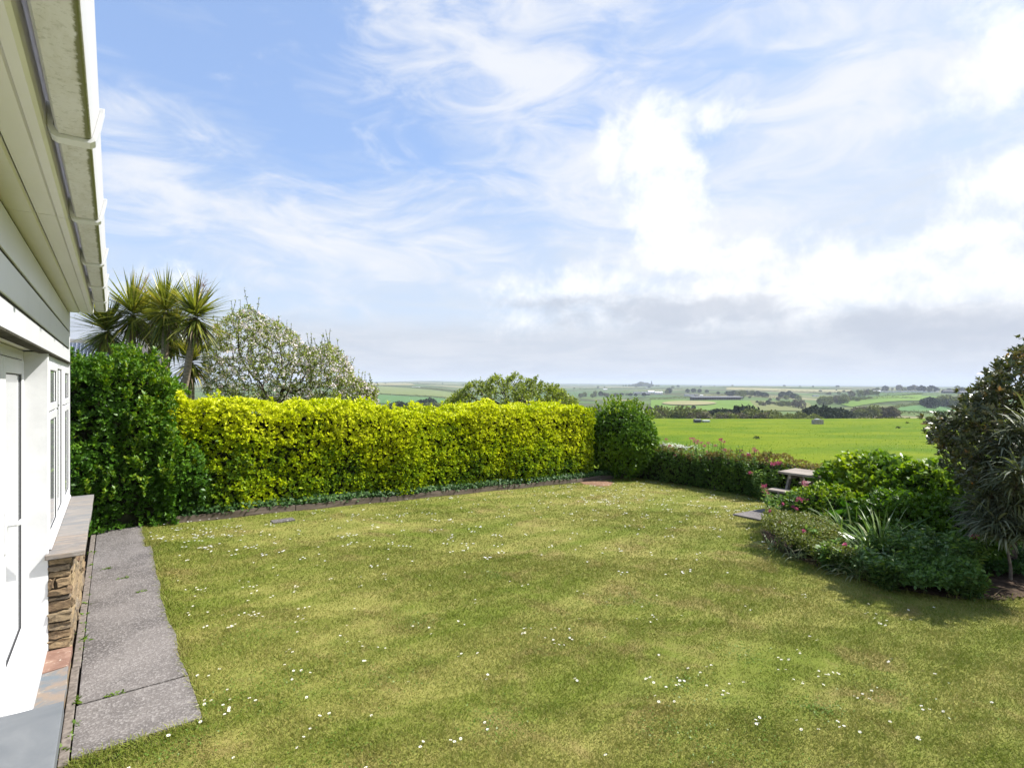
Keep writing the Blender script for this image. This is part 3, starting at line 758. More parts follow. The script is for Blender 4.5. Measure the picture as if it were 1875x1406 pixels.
# door reveal and french door
b = MB(); b.box(-0.574, XW, 5.085, 5.128, 0.10, 2.226); hp(b, 'door_jamb', M['render_white'], bevel=0.003)
b = MB(); b.box(-0.573, -0.50, 5.028, 5.084, 0.17, 2.230); b.box(-0.573, -0.50, 3.19, 3.245, 0.17, 2.230); b.box(-0.573, -0.50, 3.246, 5.027, 2.165, 2.230); b.box(-0.573, -0.50, 3.246, 5.027, 0.17, 0.235)
hp(b, 'door_frame', M['white_plastic'], bevel=0.003)
for ya, yb, far in [(4.135, 5.022, True), (3.25, 4.128, False)]:
    b = MB(); w = 0.092; z0, z1 = 0.242, 2.158
    b.box(-0.565, -0.490, ya, ya + w, z0, z1); b.box(-0.565, -0.490, yb - w, yb, z0, z1)
    b.box(-0.565, -0.4905, ya + w, yb - w, z1 - w, z1); b.box(-0.565, -0.4905, ya + w, yb - w, z0, z0 + 0.11)
    lf = hp(b, 'door_leaf', M['white_plastic'], bevel=0.004)
    b = MB(); b.box(-0.54, -0.503, ya + w - 0.003, yb - w + 0.003, z0 + 0.105, z1 - w + 0.003); b.v = [(x - HO.x, y - HO.y, z) for x, y, z in b.v]; b.build('pane', M['window_glass'], lf)
    g = MB(); q = 0.008
    for bx in [(ya + w, ya + w + q, z0 + 0.11, z1 - w), (yb - w - q, yb - w, z0 + 0.11, z1 - w), (ya + w + q, yb - w - q, z0 + 0.11, z0 + 0.11 + q), (ya + w + q, yb - w - q, z1 - w - q, z1 - w)]:
        g.box(-0.524, -0.497, *bx)
    g.v = [(x - HO.x, y - HO.y, z) for x, y, z in g.v]; g.build('gasket', M['gasket'], lf)
    if far:
        h = MB(); h.box(-0.490, -0.478, ya + 0.030, ya + 0.062, 1.04, 1.28); h.tube([(-0.485, ya + 0.046, 1.20), (-0.440, ya + 0.046, 1.20), (-0.432, ya + 0.060, 1.20), (-0.432, ya + 0.16, 1.198)], [0.011, 0.011, 0.0115, 0.010], 8)
        h.v = [(x - HO.x, y - HO.y, z) for x, y, z in h.v]; h.build('handle', M['white_plastic'], lf, bevel=0.002)
b = MB(); b.prism([(-0.575, 0.10), (-0.372, 0.10), (-0.368, 0.150), (-0.376, 0.158), (-0.50, 0.169), (-0.575, 0.169)], 'y', 4.10, 5.084); hp(b, 'door_sill', M['white_plastic'], bevel=0.002)
# stone step slabs
b = MB(); b.box(-0.50, -0.226, 2.3, 4.095, 0.075, 0.165); hp(b, 'step_slab', M['slate_grey'], bevel=0.005)
b = MB(); b.prism([(-0.40, 4.10), (-0.232, 4.10), (-0.236, 4.32), (-0.230, 4.45), (-0.241, 4.66), (-0.238, 4.74), (-0.40, 4.70)], 'z', 0.055, 0.101); hp(b, 'step_slab', M['slate_weathered'], bevel=0.004)
b = MB(); b.prism([(-0.40, 4.712), (-0.240, 4.752), (-0.236, 4.86), (-0.232, 5.08), (-0.40, 5.08)], 'z', 0.05, 0.103); hp(b, 'step_slab', M['terracotta_slate'], bevel=0.004)
b = MB(); b.box(-0.55, -0.245, 2.3, 5.08, -0.1, 0.054); hp(b, 'step_base', M['mortar'])
for k in range(9):
    ya = 2.35 + k * 0.30; b = MB(); b.box(-0.29, -0.238 + random.uniform(-0.004, 0.004), ya, ya + 0.285, -0.02, 0.052, jit=0.004); hp(b, 'stone', M['wall_stone'], bevel=0.006)
def rock(face, a0, a1, z0, z1, d0, d1):
    """an uneven stone: outline in the face plane, extruded in depth"""
    j = lambda m_: random.uniform(-m_, m_); h = z1 - z0; m_ = min(0.010, h * 0.16)
    o = [(a0 + j(m_), z0 + j(m_)), ((a0 * 2 + a1) / 3, z0 + j(m_)), ((a0 + 2 * a1) / 3, z0 + j(m_)), (a1 + j(m_), z0 + j(m_)), (a1 + j(m_), (z0 + z1) / 2), (a1 + j(m_), z1 + j(m_)), ((a0 + 2 * a1) / 3, z1 + j(m_)), ((a0 * 2 + a1) / 3, z1 + j(m_)), (a0 + j(m_), z1 + j(m_)), (a0 + j(m_), (z0 + z1) / 2)]
    b = MB(); b.prism(o, 'y' if face == 'end' else 'x', d0, d1)
    n = len(o); k = range(n) if face == 'end' else range(n, 2 * n)      # roughen the outer face
    for i in k:
        x, y, z = b.v[i]; b.v[i] = (x, y + j(0.008), z) if face == 'end' else (x + j(0.008), y, z)
    return b


# rubble plinth below the window
b = MB(); b.box(-0.55, -0.262, 5.13, 7.47, -0.1, 0.752); b.box(-0.55, -0.262, 5.105, 5.13, -0.1, 0.752); hp(b, 'plinth_core', M['mortar'])
z = 0.0; row = 0
while z < 0.742:
    h = min(random.choice([0.032, 0.045, 0.06, 0.075, 0.10]), 0.748 - z)
    if 0.748 - z - h < 0.03: h = 0.748 - z
    # end face
    if random.random() < 0.4 and h > 0.06: cuts = [-0.372, random.uniform(-0.34, -0.29), -0.238]
    else: cuts = [-0.372, -0.236]
    for xa, xb in zip(cuts[:-1], cuts[1:]):
        b = rock('end', xa + 0.004, xb - 0.004 + random.uniform(-0.006, 0.006), z + 0.004, z + h - 0.005, 5.075 + random.uniform(0, 0.016), 5.15); hp(b, 'stone', M['wall_stone'], bevel=0.005)
    y = 5.16 + random.uniform(0, 0.1); ya = 5.155
    while ya < 7.47:
        yb = min(ya + random.uniform(0.16, 0.42), 7.475)
        if 7.475 - yb < 0.08: yb = 7.475
        b = rock('side', ya, yb - 0.010, z + 0.004, z + h - 0.006, -0.29, -0.234 + random.uniform(-0.014, 0.006)); hp(b, 'stone', M['wall_stone'], bevel=0.005)
        ya = yb
    z += h
ya = 5.045
for yb in (5.62, 6.20, 6.86, 7.54):
    b = MB(); b.box(-0.385, -0.160 + random.uniform(-0.003, 0.003), ya, yb - 0.004, 0.755, 0.792); hp(b, 'sill_slab', M['sill_slate'], bevel=0.006); ya = yb
# window of three lights
WY0, WY1, WZ0, WZ1 = 5.130, 7.497, 0.797, 2.214
b = MB(); fw = 0.05
b.box(-0.45, -0.383, WY0, WY0 + fw, WZ0, WZ1); b.box(-0.45, -0.383, WY1 - fw, WY1, WZ0, WZ1)
b.box(-0.45, -0.3832, WY0 + fw, WY1 - fw, WZ1 - fw, WZ1); b.prism([(-0.45, WZ0), (-0.355, WZ0), (-0.352, WZ0 + 0.02), (-0.3835, WZ0 + fw), (-0.45, WZ0 + fw)], 'y', WY0 + fw, WY1 - fw)
mull = [WY0 + fw + 0.745, WY0 + fw + 1.52]
for ym in mull: b.box(-0.45, -0.3834, ym - 0.028, ym + 0.028, WZ0 + fw, WZ1 - fw)
win = hp(b, 'window', M['white_plastic'], bevel=0.003)


def light(ya, yb, za, zb, proud, nm):
    w = 0.058 if proud else 0.03; xo = -0.366 if proud else -0.379
    b = MB()
    for bx in [(ya, ya + w, za, zb), (yb - w, yb, za, zb), (ya + w, yb - w, za, za + w), (ya + w, yb - w, zb - w, zb)]: b.box(-0.44, xo, *bx)
    b.v = [(x - HO.x, y - HO.y, z) for x, y, z in b.v]; b.build(nm, M['white_plastic'], win, bevel=0.006)
    g = MB(); q = 0.0045
    for bx in [(ya + w, ya + w + q, za + w, zb - w), (yb - w - q, yb - w, za + w, zb - w), (ya + w + q, yb - w - q, za + w, za + w + q), (ya + w + q, yb - w - q, zb - w - q, zb - w)]: g.box(-0.41, xo - 0.006, *bx)
    g.v = [(x - HO.x, y - HO.y, z) for x, y, z in g.v]; g.build('gasket', M['gasket'], win)
    g = MB(); g.box(-0.425, xo - 0.010, ya + w - 0.004, yb - w + 0.004, za + w - 0.004, zb - w + 0.004); g.v = [(x - HO.x, y - HO.y, z) for x, y, z in g.v]; g.build('pane', M['window_glass'], win)


a0, a1 = WY0 + fw + 0.004, mull[0] - 0.032; c0, c1 = mull[1] + 0.032, WY1 - fw - 0.004; zb_, zt_ = WZ0 + fw + 0.004, WZ1 - fw - 0.004
light(a0, a1, zb_, 1.79, True, 'casement'); light(a0, a1, 1.80, zt_, True, 'fanlight')
light(mull[0] + 0.03, mull[1] - 0.03, zb_, zt_, False, 'fixed_light')
light(c0, c1, zb_, 1.79, True, 'casement'); light(c0, c1, 1.80, zt_, True, 'fanlight')

# weeds in the joint beside the path
for k, (y, s) in enumerate([(3.86, 1.0), (3.98, .7), (4.12, 1.0), (4.40, 1.15), (4.46, 0.6), (5.02, 0.6), (5.25, .7), (5.42, 1.2), (5.62, .9), (5.78, .8), (6.02, .9), (6.3, 1.1), (6.55, .7), (7.1, .8), (7.6, 1.0), (8.2, 1.0)]):
    n = 26; x = -0.18 + random.uniform(-0.015, 0.005) - (0.05 if k == 0 else 0)
    A = unit(rng.normal(size=(n, 3)) * np.array([1, 1, 0.35]) + np.array([0, 0, 0.45]))
    P = rng.normal(size=(n, 3)) * np.array([0.008, 0.016, 0.004]) * s + np.array([0, 0, -0.01])
    me = leaf_mesh('weed', P, A, np.tile([0, 0, 1.0], (n, 1)), 0.048 * s * rng.uniform(0.5, 1.2, n), 0.018 * s, rng.uniform(0, 1, n), M['weed_leaf'], droop=0.25)
    tag(link('weed', me, None, (x, y, 0.0)), 'small green weed sprouting from the joint between path and kerb', 'weed', 'weeds in the path joint')
for k, (x, y) in enumerate([(0.02, 4.345), (0.10, 6.9), (-0.05, 7.35), (0.22, 6.35)]):
    n = 20; A = unit(rng.normal(size=(n, 3)) * np.array([1, 0.5, 0.3]) + np.array([0, 0, 0.4])); P = rng.normal(size=(n, 3)) * np.array([0.03, 0.006, 0.002])
    me = leaf_mesh('weed', P, A, np.tile([0, 0, 1.0], (n, 1)), 0.03 * rng.uniform(0.5, 1.2, n), 0.012, rng.uniform(0, 1, n), M['weed_leaf'], droop=0.25)
    tag(link('weed', me, None, (x, y, 0.002)), 'tiny green weed growing from a crack in the concrete path', 'weed', 'weeds in the path cracks')


# ------------------------------------------------------------------ hedges and bushes
def hedge_points(n, x0, x1, yf, depth, zbot, ztop, seed, lump=0.07, inner=0.14, xs=True):
    """points and outward normals on the front, top, back and ends of a clipped hedge running along x;
    yf, zbot, ztop are functions of x"""
    L = x1 - x0; H = float(np.mean(ztop(np.array([x0, x1])) - zbot(np.array([x0, x1]))))
    ar = np.array([L * H * 1.15, L * depth, L * H * 0.35, depth * H * 0.8, depth * H * 0.8]); k = rng.choice(5, n, p=ar / ar.sum())
    a = rng.uniform(0, 1, n); c = rng.uniform(0, 1, n)
    x = np.where(k == 3, x0, np.where(k == 4, x1, x0 + a * L)); y = np.zeros(n); z = np.zeros(n); N = np.zeros((n, 3))
    zb, zt, y0 = zbot(x), ztop(x), yf(x)
    for kk, nn in ((0, (0, -1, 0.15)), (1, (0, 0, 1)), (2, (0, 1, 0.15)), (3, (-1, 0, .15)), (4, (1, 0, .15))): N[k == kk] = nn
    vert = (k == 0) | (k == 2) | (k >= 3)
    z = np.where(vert, zb + (zt - zb) * c, zt)
    y = np.where(k == 0, y0, np.where(k == 2, y0 + depth, np.where(k >= 3, y0 + a * depth, y0 + c * depth)))
    P = np.stack([x, y, z], 1)
    # rounded shoulder: pull vertical faces in near the top
    s = np.clip((z - zt + 0.22) / 0.22, 0, 1); P[:, 1] += np.where(k == 0, 0.10 * s * s, 0) - np.where(k == 2, 0.10 * s * s, 0)
    N[vert] += np.array([0, 0, 1.0]) * s[vert][:, None] * 0.7
    N = unit(N)
    off = lump_noise(P, 4.2, seed, 4) * lump - rng.exponential(inner * 0.5, n)
    return P + N * off[:, None], N, off


def foliage(name, P, N, k, L, Wd, var_fn, mat, parent, **kw):
    p, D, nn, l, w = sprigs(P, unit(N + np.array([0, 0, 0.55])), k, L, Wd, **kw)
    var = np.clip(np.repeat(var_fn, k) + rng.normal(0, 0.10, len(p)), 0, 1)
    return link(name, leaf_mesh(name, p, D, nn, l, w, var, mat), parent)


def hedge_core(name, x0, x1, yf, depth, zbot, ztop, inset, parent, n=40):  # added solid dark core that blocks the view through the leaves, not separate stems
    b = MB(); xs = np.linspace(x0 + inset, x1 - inset, n)
    sec = []
    for x in xs:
        xa = np.array([x]); y0 = float(yf(xa)[0]) + inset; y1 = y0 + depth - 2 * inset; zb = float(zbot(xa)[0]); zt = float(ztop(xa)[0]) - inset
        sec.append([(x, y0, zb), (x, y0, zt - 0.15), (x, y0 + 0.12, zt), (x, y1 - 0.12, zt), (x, y1, zt - 0.15), (x, y1, zb)])
    for s, t in zip(sec[:-1], sec[1:]):
        for i in range(5): b.poly([s[i], s[i + 1], t[i + 1], t[i]])
    b.poly(sec[0]); b.poly(sec[-1][::-1])
    return b.build(name, M['dark_core'], parent)


# golden hedge
gx0, gx1 = 0.55, 9.75
g_yf = lambda x: 9.42 + 0.045 * (x - 0.6); g_zb = lambda x: ground(x, 9.6 + 0 * x) + 0.02
g_zt = lambda x: 0.025 * np.sin(x * 9.7 + 1) + 0.02 * np.sin(x * 17.3) + 1.76 - 0.042 * (x - 0.6) - 0.11 * np.exp(-((x - 4.8) / 1.9) ** 2) + 0.03 * np.sin(x * 2.3) + 0.02 * np.sin(x * 5.1)
hedge = thing('golden_hedge', 'long clipped hedge of golden yellow leaves along the lawn', 'hedge', (0, 0, 0))
hedge_core('stems', gx0, gx1, g_yf, 1.15, g_zb, g_zt, 0.17, hedge)
P, N, off = hedge_points(25000, gx0, gx1, g_yf, 1.15, g_zb, g_zt, 5, 0.085, 0.16)
keep = P[:, 2] > ground(P[:, 0], P[:, 1]) + 0.04 + 0.10 * rng.uniform(0, 1, len(P))
P, N, off = P[keep], N[keep], off[keep]
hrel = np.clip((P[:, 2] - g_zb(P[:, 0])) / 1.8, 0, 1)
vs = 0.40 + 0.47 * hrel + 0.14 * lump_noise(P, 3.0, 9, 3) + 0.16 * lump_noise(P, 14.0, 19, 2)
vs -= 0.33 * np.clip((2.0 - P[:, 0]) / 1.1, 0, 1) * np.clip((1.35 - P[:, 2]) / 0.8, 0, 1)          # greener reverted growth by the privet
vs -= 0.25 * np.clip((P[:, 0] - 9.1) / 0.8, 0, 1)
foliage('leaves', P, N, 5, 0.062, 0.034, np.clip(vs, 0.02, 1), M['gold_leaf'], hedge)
ns = 46   # longer shoots above the clipped top
xs = rng.uniform(gx0 + 0.2, gx1 - 0.2, ns); base = np.stack([xs, g_yf(xs) + rng.uniform(0.1, 0.95, ns), g_zt(xs) - 0.03], 1)
sp = []
for q in base:
    hh = random.uniform(0.08, 0.24); nn_ = int(hh / 0.022)
    for i in range(nn_): sp.append(q + np.array([random.uniform(-.015, .015), random.uniform(-.015, .015), hh * i / nn_]))
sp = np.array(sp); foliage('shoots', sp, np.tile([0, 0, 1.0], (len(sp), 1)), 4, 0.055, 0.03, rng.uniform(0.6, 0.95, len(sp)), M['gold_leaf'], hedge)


def ell_points(n, C, R, seed, lumps=10, lump_r=0.45, inner=0.25, flat_bottom=0.15):
    """points spread near the surface of a lumpy crown"""
    r = np.random.default_rng(seed); C = np.array(C, float); R = np.array(R, float)
    d = unit(r.normal(size=(lumps, 3))); d[:, 2] = np.abs(d[:, 2]) * 0.9 - 0.25
    cen = C + d * R * (1 - lump_r) * r.uniform(0.75, 1.1, (lumps, 1)); rad = R * lump_r * r.uniform(0.75, 1.2, (lumps, 1))
    cen = np.concatenate([cen, [C]]); rad = np.concatenate([rad, [R * 0.90]])
    k = rng.choice(len(cen), n, p=np.concatenate([np.full(lumps, 0.55 / lumps), [0.45]]))
    dn = rvec(n); P = cen[k] + dn * rad[k] * (1 - rng.exponential(inner, n)[:, None].clip(0, 0.9))
    P += dn * (lump_noise(P, 9 / max(R), seed + 1, 3) * 0.08 * min(R))[:, None]
    N = unit(dn / R * min(R)); keep = P[:, 2] > C[2] - R[2] + flat_bottom
    # drop those deep inside
    q = (((P - C) / R) ** 2).sum(1); keep &= q > 0.20
    return P[keep], N[keep]


def core_ball(name, C, R, parent, seed, f=0.72):  # added dark ball filling the crown behind its leaves; no modelled stems
    r = np.random.default_rng(seed); b = MB(); nu, nv = 14, 9; pts = []
    for j in range(nv + 1):
        ph = math.pi * j / nv
        for i in range(nu):
            t = 2 * math.pi * i / nu; d = np.array([math.sin(ph) * math.cos(t), math.sin(ph) * math.sin(t), math.cos(ph)])
            s = f * (1 + 0.12 * math.sin(3 * t + seed) * math.sin(ph) + 0.06 * r.uniform(-1, 1) * math.sin(ph))
            pts.append(tuple(np.array(C) + d * np.array(R) * s))
    b.v = pts
    for j in range(nv):
        for i in range(nu):
            b.f.append((j * nu + i, (j + 1) * nu + i, (j + 1) * nu + (i + 1) % nu, j * nu + (i + 1) % nu)); b.mi.append(0)
    return b.build(name, M['dark_core'], parent)


# tall privet beside the house
pv = thing('privet_hedge', 'tall dark green glossy privet hedge beside the end of the house', 'hedge', (0, 0, 0))
p_yf = lambda x: 9.12 + 0.06 * np.sin(x * 2.2) + 0.0 * x; p_zb = lambda x: ground(x, 9.5 + 0 * x) - 0.0
p_zt = lambda x: 2.30 - 0.16 * np.clip(x + 0.1, 0, 2) ** 1.5 - 0.5 * np.clip(x - 0.45, 0, 1) + 0.06 * np.sin(3 * x) + 0.05 * np.sin(7 * x)
hedge_core('stems', -2.4, 0.70, p_yf, 1.5, p_zb, p_zt, 0.2, pv, 16)
P, N, off = hedge_points(13000, -2.4, 0.74, p_yf, 1.5, p_zb, p_zt, 15, 0.17, 0.2)
P2, N2 = ell_points(4000, (0.74, 9.74, 0.62), (0.58, 0.62, 0.88), 3)
P = np.concatenate([P, P2]); N = np.concatenate([N, N2])
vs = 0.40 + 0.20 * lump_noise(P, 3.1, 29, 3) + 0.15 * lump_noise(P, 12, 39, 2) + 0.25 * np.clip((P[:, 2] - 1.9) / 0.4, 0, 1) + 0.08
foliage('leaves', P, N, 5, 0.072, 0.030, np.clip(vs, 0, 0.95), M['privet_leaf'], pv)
sp = []
for _ in range(230):
    top = random.random() < 0.55
    q = np.array([random.uniform(-1.0, 0.7), random.uniform(9.2, 10.2) if top else 9.12, 0]); q[2] = float(p_zt(np.array([q[0]]))[0]) if top else random.uniform(0.4, 2.2)
    d = unit(np.array([random.uniform(-.5, .5), random.uniform(-.8, .0) if not top else random.uniform(-.3, .3), 1.0])); hh = random.uniform(0.08, 0.26)
    for i in range(int(hh / 0.022)): sp.append(q + d * i * 0.022)
sp = np.array(sp); foliage('shoots', sp, np.tile([0, -0.3, 1.0], (len(sp), 1)), 4, 0.06, 0.026, rng.uniform(0.55, 1.0, len(sp)), M['privet_leaf'], pv)

# rounded bush ending the hedge
rb = thing('round_bush', 'rounded mid-green bush at the far end of the golden hedge', 'bush', (0, 0, 0))
C = at_depth(1137, 795, 14.3); C = (C.x, C.y, 0.52); R = (0.98, 0.98, 1.06)
core_ball('stems', C, R, rb, 4, 0.66)
P, N = ell_points(11000, C, R, 44, 22, 0.36, 0.12)
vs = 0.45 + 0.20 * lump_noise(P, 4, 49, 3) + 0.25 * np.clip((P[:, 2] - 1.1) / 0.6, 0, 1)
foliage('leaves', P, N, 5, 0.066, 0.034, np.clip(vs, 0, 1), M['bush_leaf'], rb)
sp = []
for _ in range(70):
    a = random.uniform(0, 6.28); r = 0.85 * math.sqrt(random.random()); q = np.array([C[0] + r * math.cos(a), C[1] + r * math.sin(a), C[2] + R[2] * math.sqrt(max(0, 1 - (r / 0.98) ** 2)) * 0.93])
    d = unit(np.array([math.cos(a) * 0.35, math.sin(a) * 0.35, 1.0])); hh = random.uniform(0.08, 0.26)
    for i in range(int(hh / 0.022)): sp.append(q + d * i * 0.022)
sp = np.array(sp); foliage('shoots', sp, np.tile([0, 0, 1.0], (len(sp), 1)), 4, 0.058, 0.03, rng.uniform(0.5, 1.0, len(sp)), M['bush_leaf'], rb)

# timber edging below the hedge, ivy behind it
edge = thing('timber_edging', 'low weathered timber boards edging the foot of the golden hedge', 'garden edging', (0, 0, 0))
ex = [0.62, 2.45, 4.3, 6.0, 6.9, 8.3, 9.7, 10.9]
for xa, xb in zip(ex[:-1], ex[1:]):
    b = MB(); n = 8
    for i in range(n):
        x0, x1 = xa + (xb - xa - 0.012) * i / n, xa + (xb - xa - 0.012) * (i + 1) / n; z0, z1 = float(ground(x0, 9.3)), float(ground(x1, 9.3))
        ya, yb = 9.30 + 0.045 * (x0 - 0.6), 9.30 + 0.045 * (x1 - 0.6); h0 = 0.088 + 0.012 * math.sin(4 * x0); h1 = 0.088 + 0.012 * math.sin(4 * x1)
        b.poly([(x0, ya, z0 - 0.06), (x1, yb, z1 - 0.06), (x1, yb, z1 + h1), (x0, ya, z0 + h0)]); b.poly([(x0, ya, z0 + h0), (x1, yb, z1 + h1), (x1, yb + 0.05, z1 + h1), (x0, ya + 0.05, z0 + h0)])
        b.poly([(x0, ya + 0.05, z0 + h0), (x1, yb + 0.05, z1 + h1), (x1, yb + 0.05, z1 - 0.06), (x0, ya + 0.05, z0 - 0.06)])
        if i == 0: b.poly([(x0, ya + 0.05, z0 - 0.06), (x0, ya, z0 - 0.06), (x0, ya, z0 + h0), (x0, ya + 0.05, z0 + h0)])
        if i == n - 1: b.poly([(x1, yb, z1 - 0.06), (x1, yb + 0.05, z1 - 0.06), (x1, yb + 0.05, z1 + h1), (x1, yb, z1 + h1)])
    b.build('board', M['edging_timber'], edge)
n = 5500; x = rng.uniform(0.8, 10.8, n); P = np.stack([x, 9.40 + 0.045 * (x - 0.6) + rng.uniform(-0.09, 0.16, n), ground(x, 9.4 + 0 * x) + 0.07 + rng.uniform(0, 0.11, n)], 1)
struct(link('ivy_ground_cover', leaf_mesh('ivy_ground_cover', P, unit(rvec(n) + np.array([0, -0.6, 0.1])), np.tile([0, -0.7, 0.7], (n, 1)), 0.055, 0.05, rng.uniform(0, 1, n), M['ivy_leaf'])), 'stuff')


# ------------------------------------------------------------------ branching trees
def branch_graph(base, pts, up=0.35):
    """attach scattered points to a growing skeleton; returns nodes, parent ids, descendants"""
    nodes = [np.array(b_, float) for b_ in base]; par = [-1] + list(range(len(base) - 1))
    b0 = nodes[-1]; order = np.argsort(np.linalg.norm(pts - b0, axis=1))
    arr = np.zeros((len(base) + len(pts), 3)); arr[:len(base)] = nodes; dist = np.zeros(len(arr)); cnt = len(base)
    for i in range(1, cnt): dist[i] = dist[i - 1] + np.linalg.norm(arr[i] - arr[i - 1])
    for q in pts[order]:
        st = len(base) - 1
        d = np.linalg.norm(arr[st:cnt] - q, axis=1); c = d + 0.28 * (dist[st:cnt] - dist[st]) ; k = int(np.argmin(c)) + st
        arr[cnt] = q; dist[cnt] = dist[k] + np.linalg.norm(q - arr[k]); par.append(k); cnt += 1
    desc = np.ones(cnt)
    for i in range(cnt - 1, 0, -1): desc[par[i]] += desc[i]
    return arr, np.array(par), desc


def branch_mesh(arr, par, desc, r0, mat, parent, name='branches', k=5, rmin=0.004, jit=0.012):
    b = MB(); rmax = desc[0]
    for i in range(1, len(arr)):
        p = par[i]; ra = max(rmin, r0 * (desc[i] / rmax) ** 0.5); rb_ = ra if desc[p] > 3 * desc[i] else max(rmin, r0 * (desc[p] / rmax) ** 0.5)
        kk = 4 if ra < 0.012 else k; a_, c = arr[p], arr[i]; mid = (a_ + c) / 2 + rng.normal(size=3) * jit
        b.tube([a_, mid, c], [min(rb_, ra * 1.25), ra * 1.05, ra * 0.95], kk, cap=False)
    return b.build(name, mat, parent)


# apple tree in blossom, beyond the hedge
ap = thing('apple_tree', 'sparse spreading apple tree in pale blossom behind the hedge', 'tree', (0, 0, 0))
tC = at_depth(500, 680, 13.6); g0 = float(terr(tC.x, tC.y)); base = [np.array([tC.x, tC.y, g0 - 0.2]), np.array([tC.x + 0.05, tC.y, 0.7]), np.array([tC.x, tC.y, 1.25])]


def crown_from_outline(outline, t, dt, n, seed, low):
    """random points inside a crown whose silhouette (photo pixels u, top v) is given"""
    r = np.random.default_rng(seed); us_, vs_ = np.array([o[0] for o in outline], float), np.array([o[1] for o in outline], float); out_ = []
    while len(out_) < n:
        u = r.uniform(us_[0], us_[-1]); vt = np.interp(u, us_, vs_); v = vt + (low - vt) * r.uniform(0, 1) ** 1.15
        half = dt * math.sqrt(max(0.05, 1 - ((u - us_.mean()) / (us_[-1] - us_[0]) * 2) ** 2)); tt = t + r.uniform(-half, half)
        p = at_depth(u, v, tt); out_.append((p.x, p.y, p.z))
    return np.array(out_)


outl = [(372, 660), (395, 590), (430, 572), (455, 560), (480, 578), (510, 588), (540, 608), (565, 640), (590, 632), (610, 628), (635, 655), (650, 690), (690, 712)]
pts = crown_from_outline(outl, 13.6, 1.5, 2100, 21, 745)
arr, par, desc = branch_graph(base, pts); branch_mesh(arr, par, desc, 0.085, M['bark_dark'], ap, 'trunk_and_limbs', rmin=0.004)
tw = np.nonzero(desc < 22)[0]; tw = tw[tw > 2]; e = arr[tw] - arr[par[tw]]; nl = 14
P = np.repeat(arr[par[tw]], nl, 0) + np.repeat(e, nl, 0) * rng.uniform(0.1, 1.1, (len(tw) * nl, 1)) + rng.normal(0, 0.018, (len(tw) * nl, 3))
n = len(P); link('leaves', leaf_mesh('leaves', P + rng.normal(0, 0.02, (n, 3)), unit(rvec(n) + np.array([0, 0, 0.4])), unit(rvec(n) + np.array([0, 0, 1])), 0.062 * rng.uniform(.5, 1.3, n), 0.032, rng.uniform(0, 1, n), M['apple_leaf']), ap)
sel = tw[rng.uniform(0, 1, len(tw)) < 0.50]; P = np.repeat(arr[sel], 9, 0) + rng.normal(0, 0.032, (len(sel) * 9, 3)); n = len(P)
link('blossom', leaf_mesh('blossom', P, rvec(n), rvec(n), 0.050, 0.045, rng.uniform(0, 1, n), M['blossom_petal']), ap)
# upright water shoots
sp = []
for i in rng.choice(tw, 170): sp.append((arr[i], arr[i] + np.array([random.uniform(-.10, .10), random.uniform(-.06, .06), random.uniform(0.12, 0.46)])))
b = MB(); PP = []
for a_, c in sp:
    b.tube([a_, c], [0.007, 0.005], 4, cap=False)
    for _ in range(9): PP.append(a_ + (c - a_) * random.uniform(0.1, 1.05))
struct(b.build('shoots', M['bark_dark'], ap), 'stuff'); PP = np.array(PP); n = len(PP)
link('shoot_leaves', leaf_mesh('shoot_leaves', PP, unit(rvec(n) + np.array([0, 0, 0.3])), rvec(n), 0.055, 0.03, rng.uniform(0, 1, n), M['apple_leaf']), ap)

# second fruit tree, denser, further away
t2 = thing('fruit_tree', 'low spreading leafy fruit tree rising behind the middle of the hedge', 'tree', (0, 0, 0))
tC = at_depth(930, 720, 18.5); g0 = float(terr(tC.x, tC.y)); base = [np.array([tC.x, tC.y, g0 - 0.2]), np.array([tC.x, tC.y, 0.55]), np.array([tC.x, tC.y, 1.0])]
outl = [(815, 735), (832, 722), (848, 712), (862, 698), (890, 694), (912, 685), (925, 692), (945, 682), (962, 696), (985, 687), (1000, 704), (1018, 702), (1035, 718), (1056, 734)]
pts = crown_from_outline(outl, 18.5, 1.6, 900, 22, 750); pts = pts[lump_noise(pts, 2.6, 17, 2) > -0.75]
arr, par, desc = branch_graph(base, pts); branch_mesh(arr, par, desc, 0.12, M['bark_dark'], t2, 'trunk_and_limbs', rmin=0.006)
tw = np.nonzero(desc < 8)[0]; tw = tw[tw > 2]; nl = 15; e = arr[tw] - arr[par[tw]]
P = np.repeat(arr[par[tw]], nl, 0) + np.repeat(e, nl, 0) * rng.uniform(0.2, 1.15, (len(tw) * nl, 1)) + rng.normal(0, 0.035, (len(tw) * nl, 3)); n = len(P)
vs = np.clip(0.45 + 0.25 * lump_noise(P, 4, 8, 3) + rng.normal(0, 0.15, n), 0, 1)
link('leaves', leaf_mesh('leaves', P, unit(rvec(n) + np.array([0, 0, 0.3])), unit(rvec(n) + np.array([0, 0, 1])), 0.085 * rng.uniform(.6, 1.3, n), 0.05, vs, M['apple_leaf']), t2)


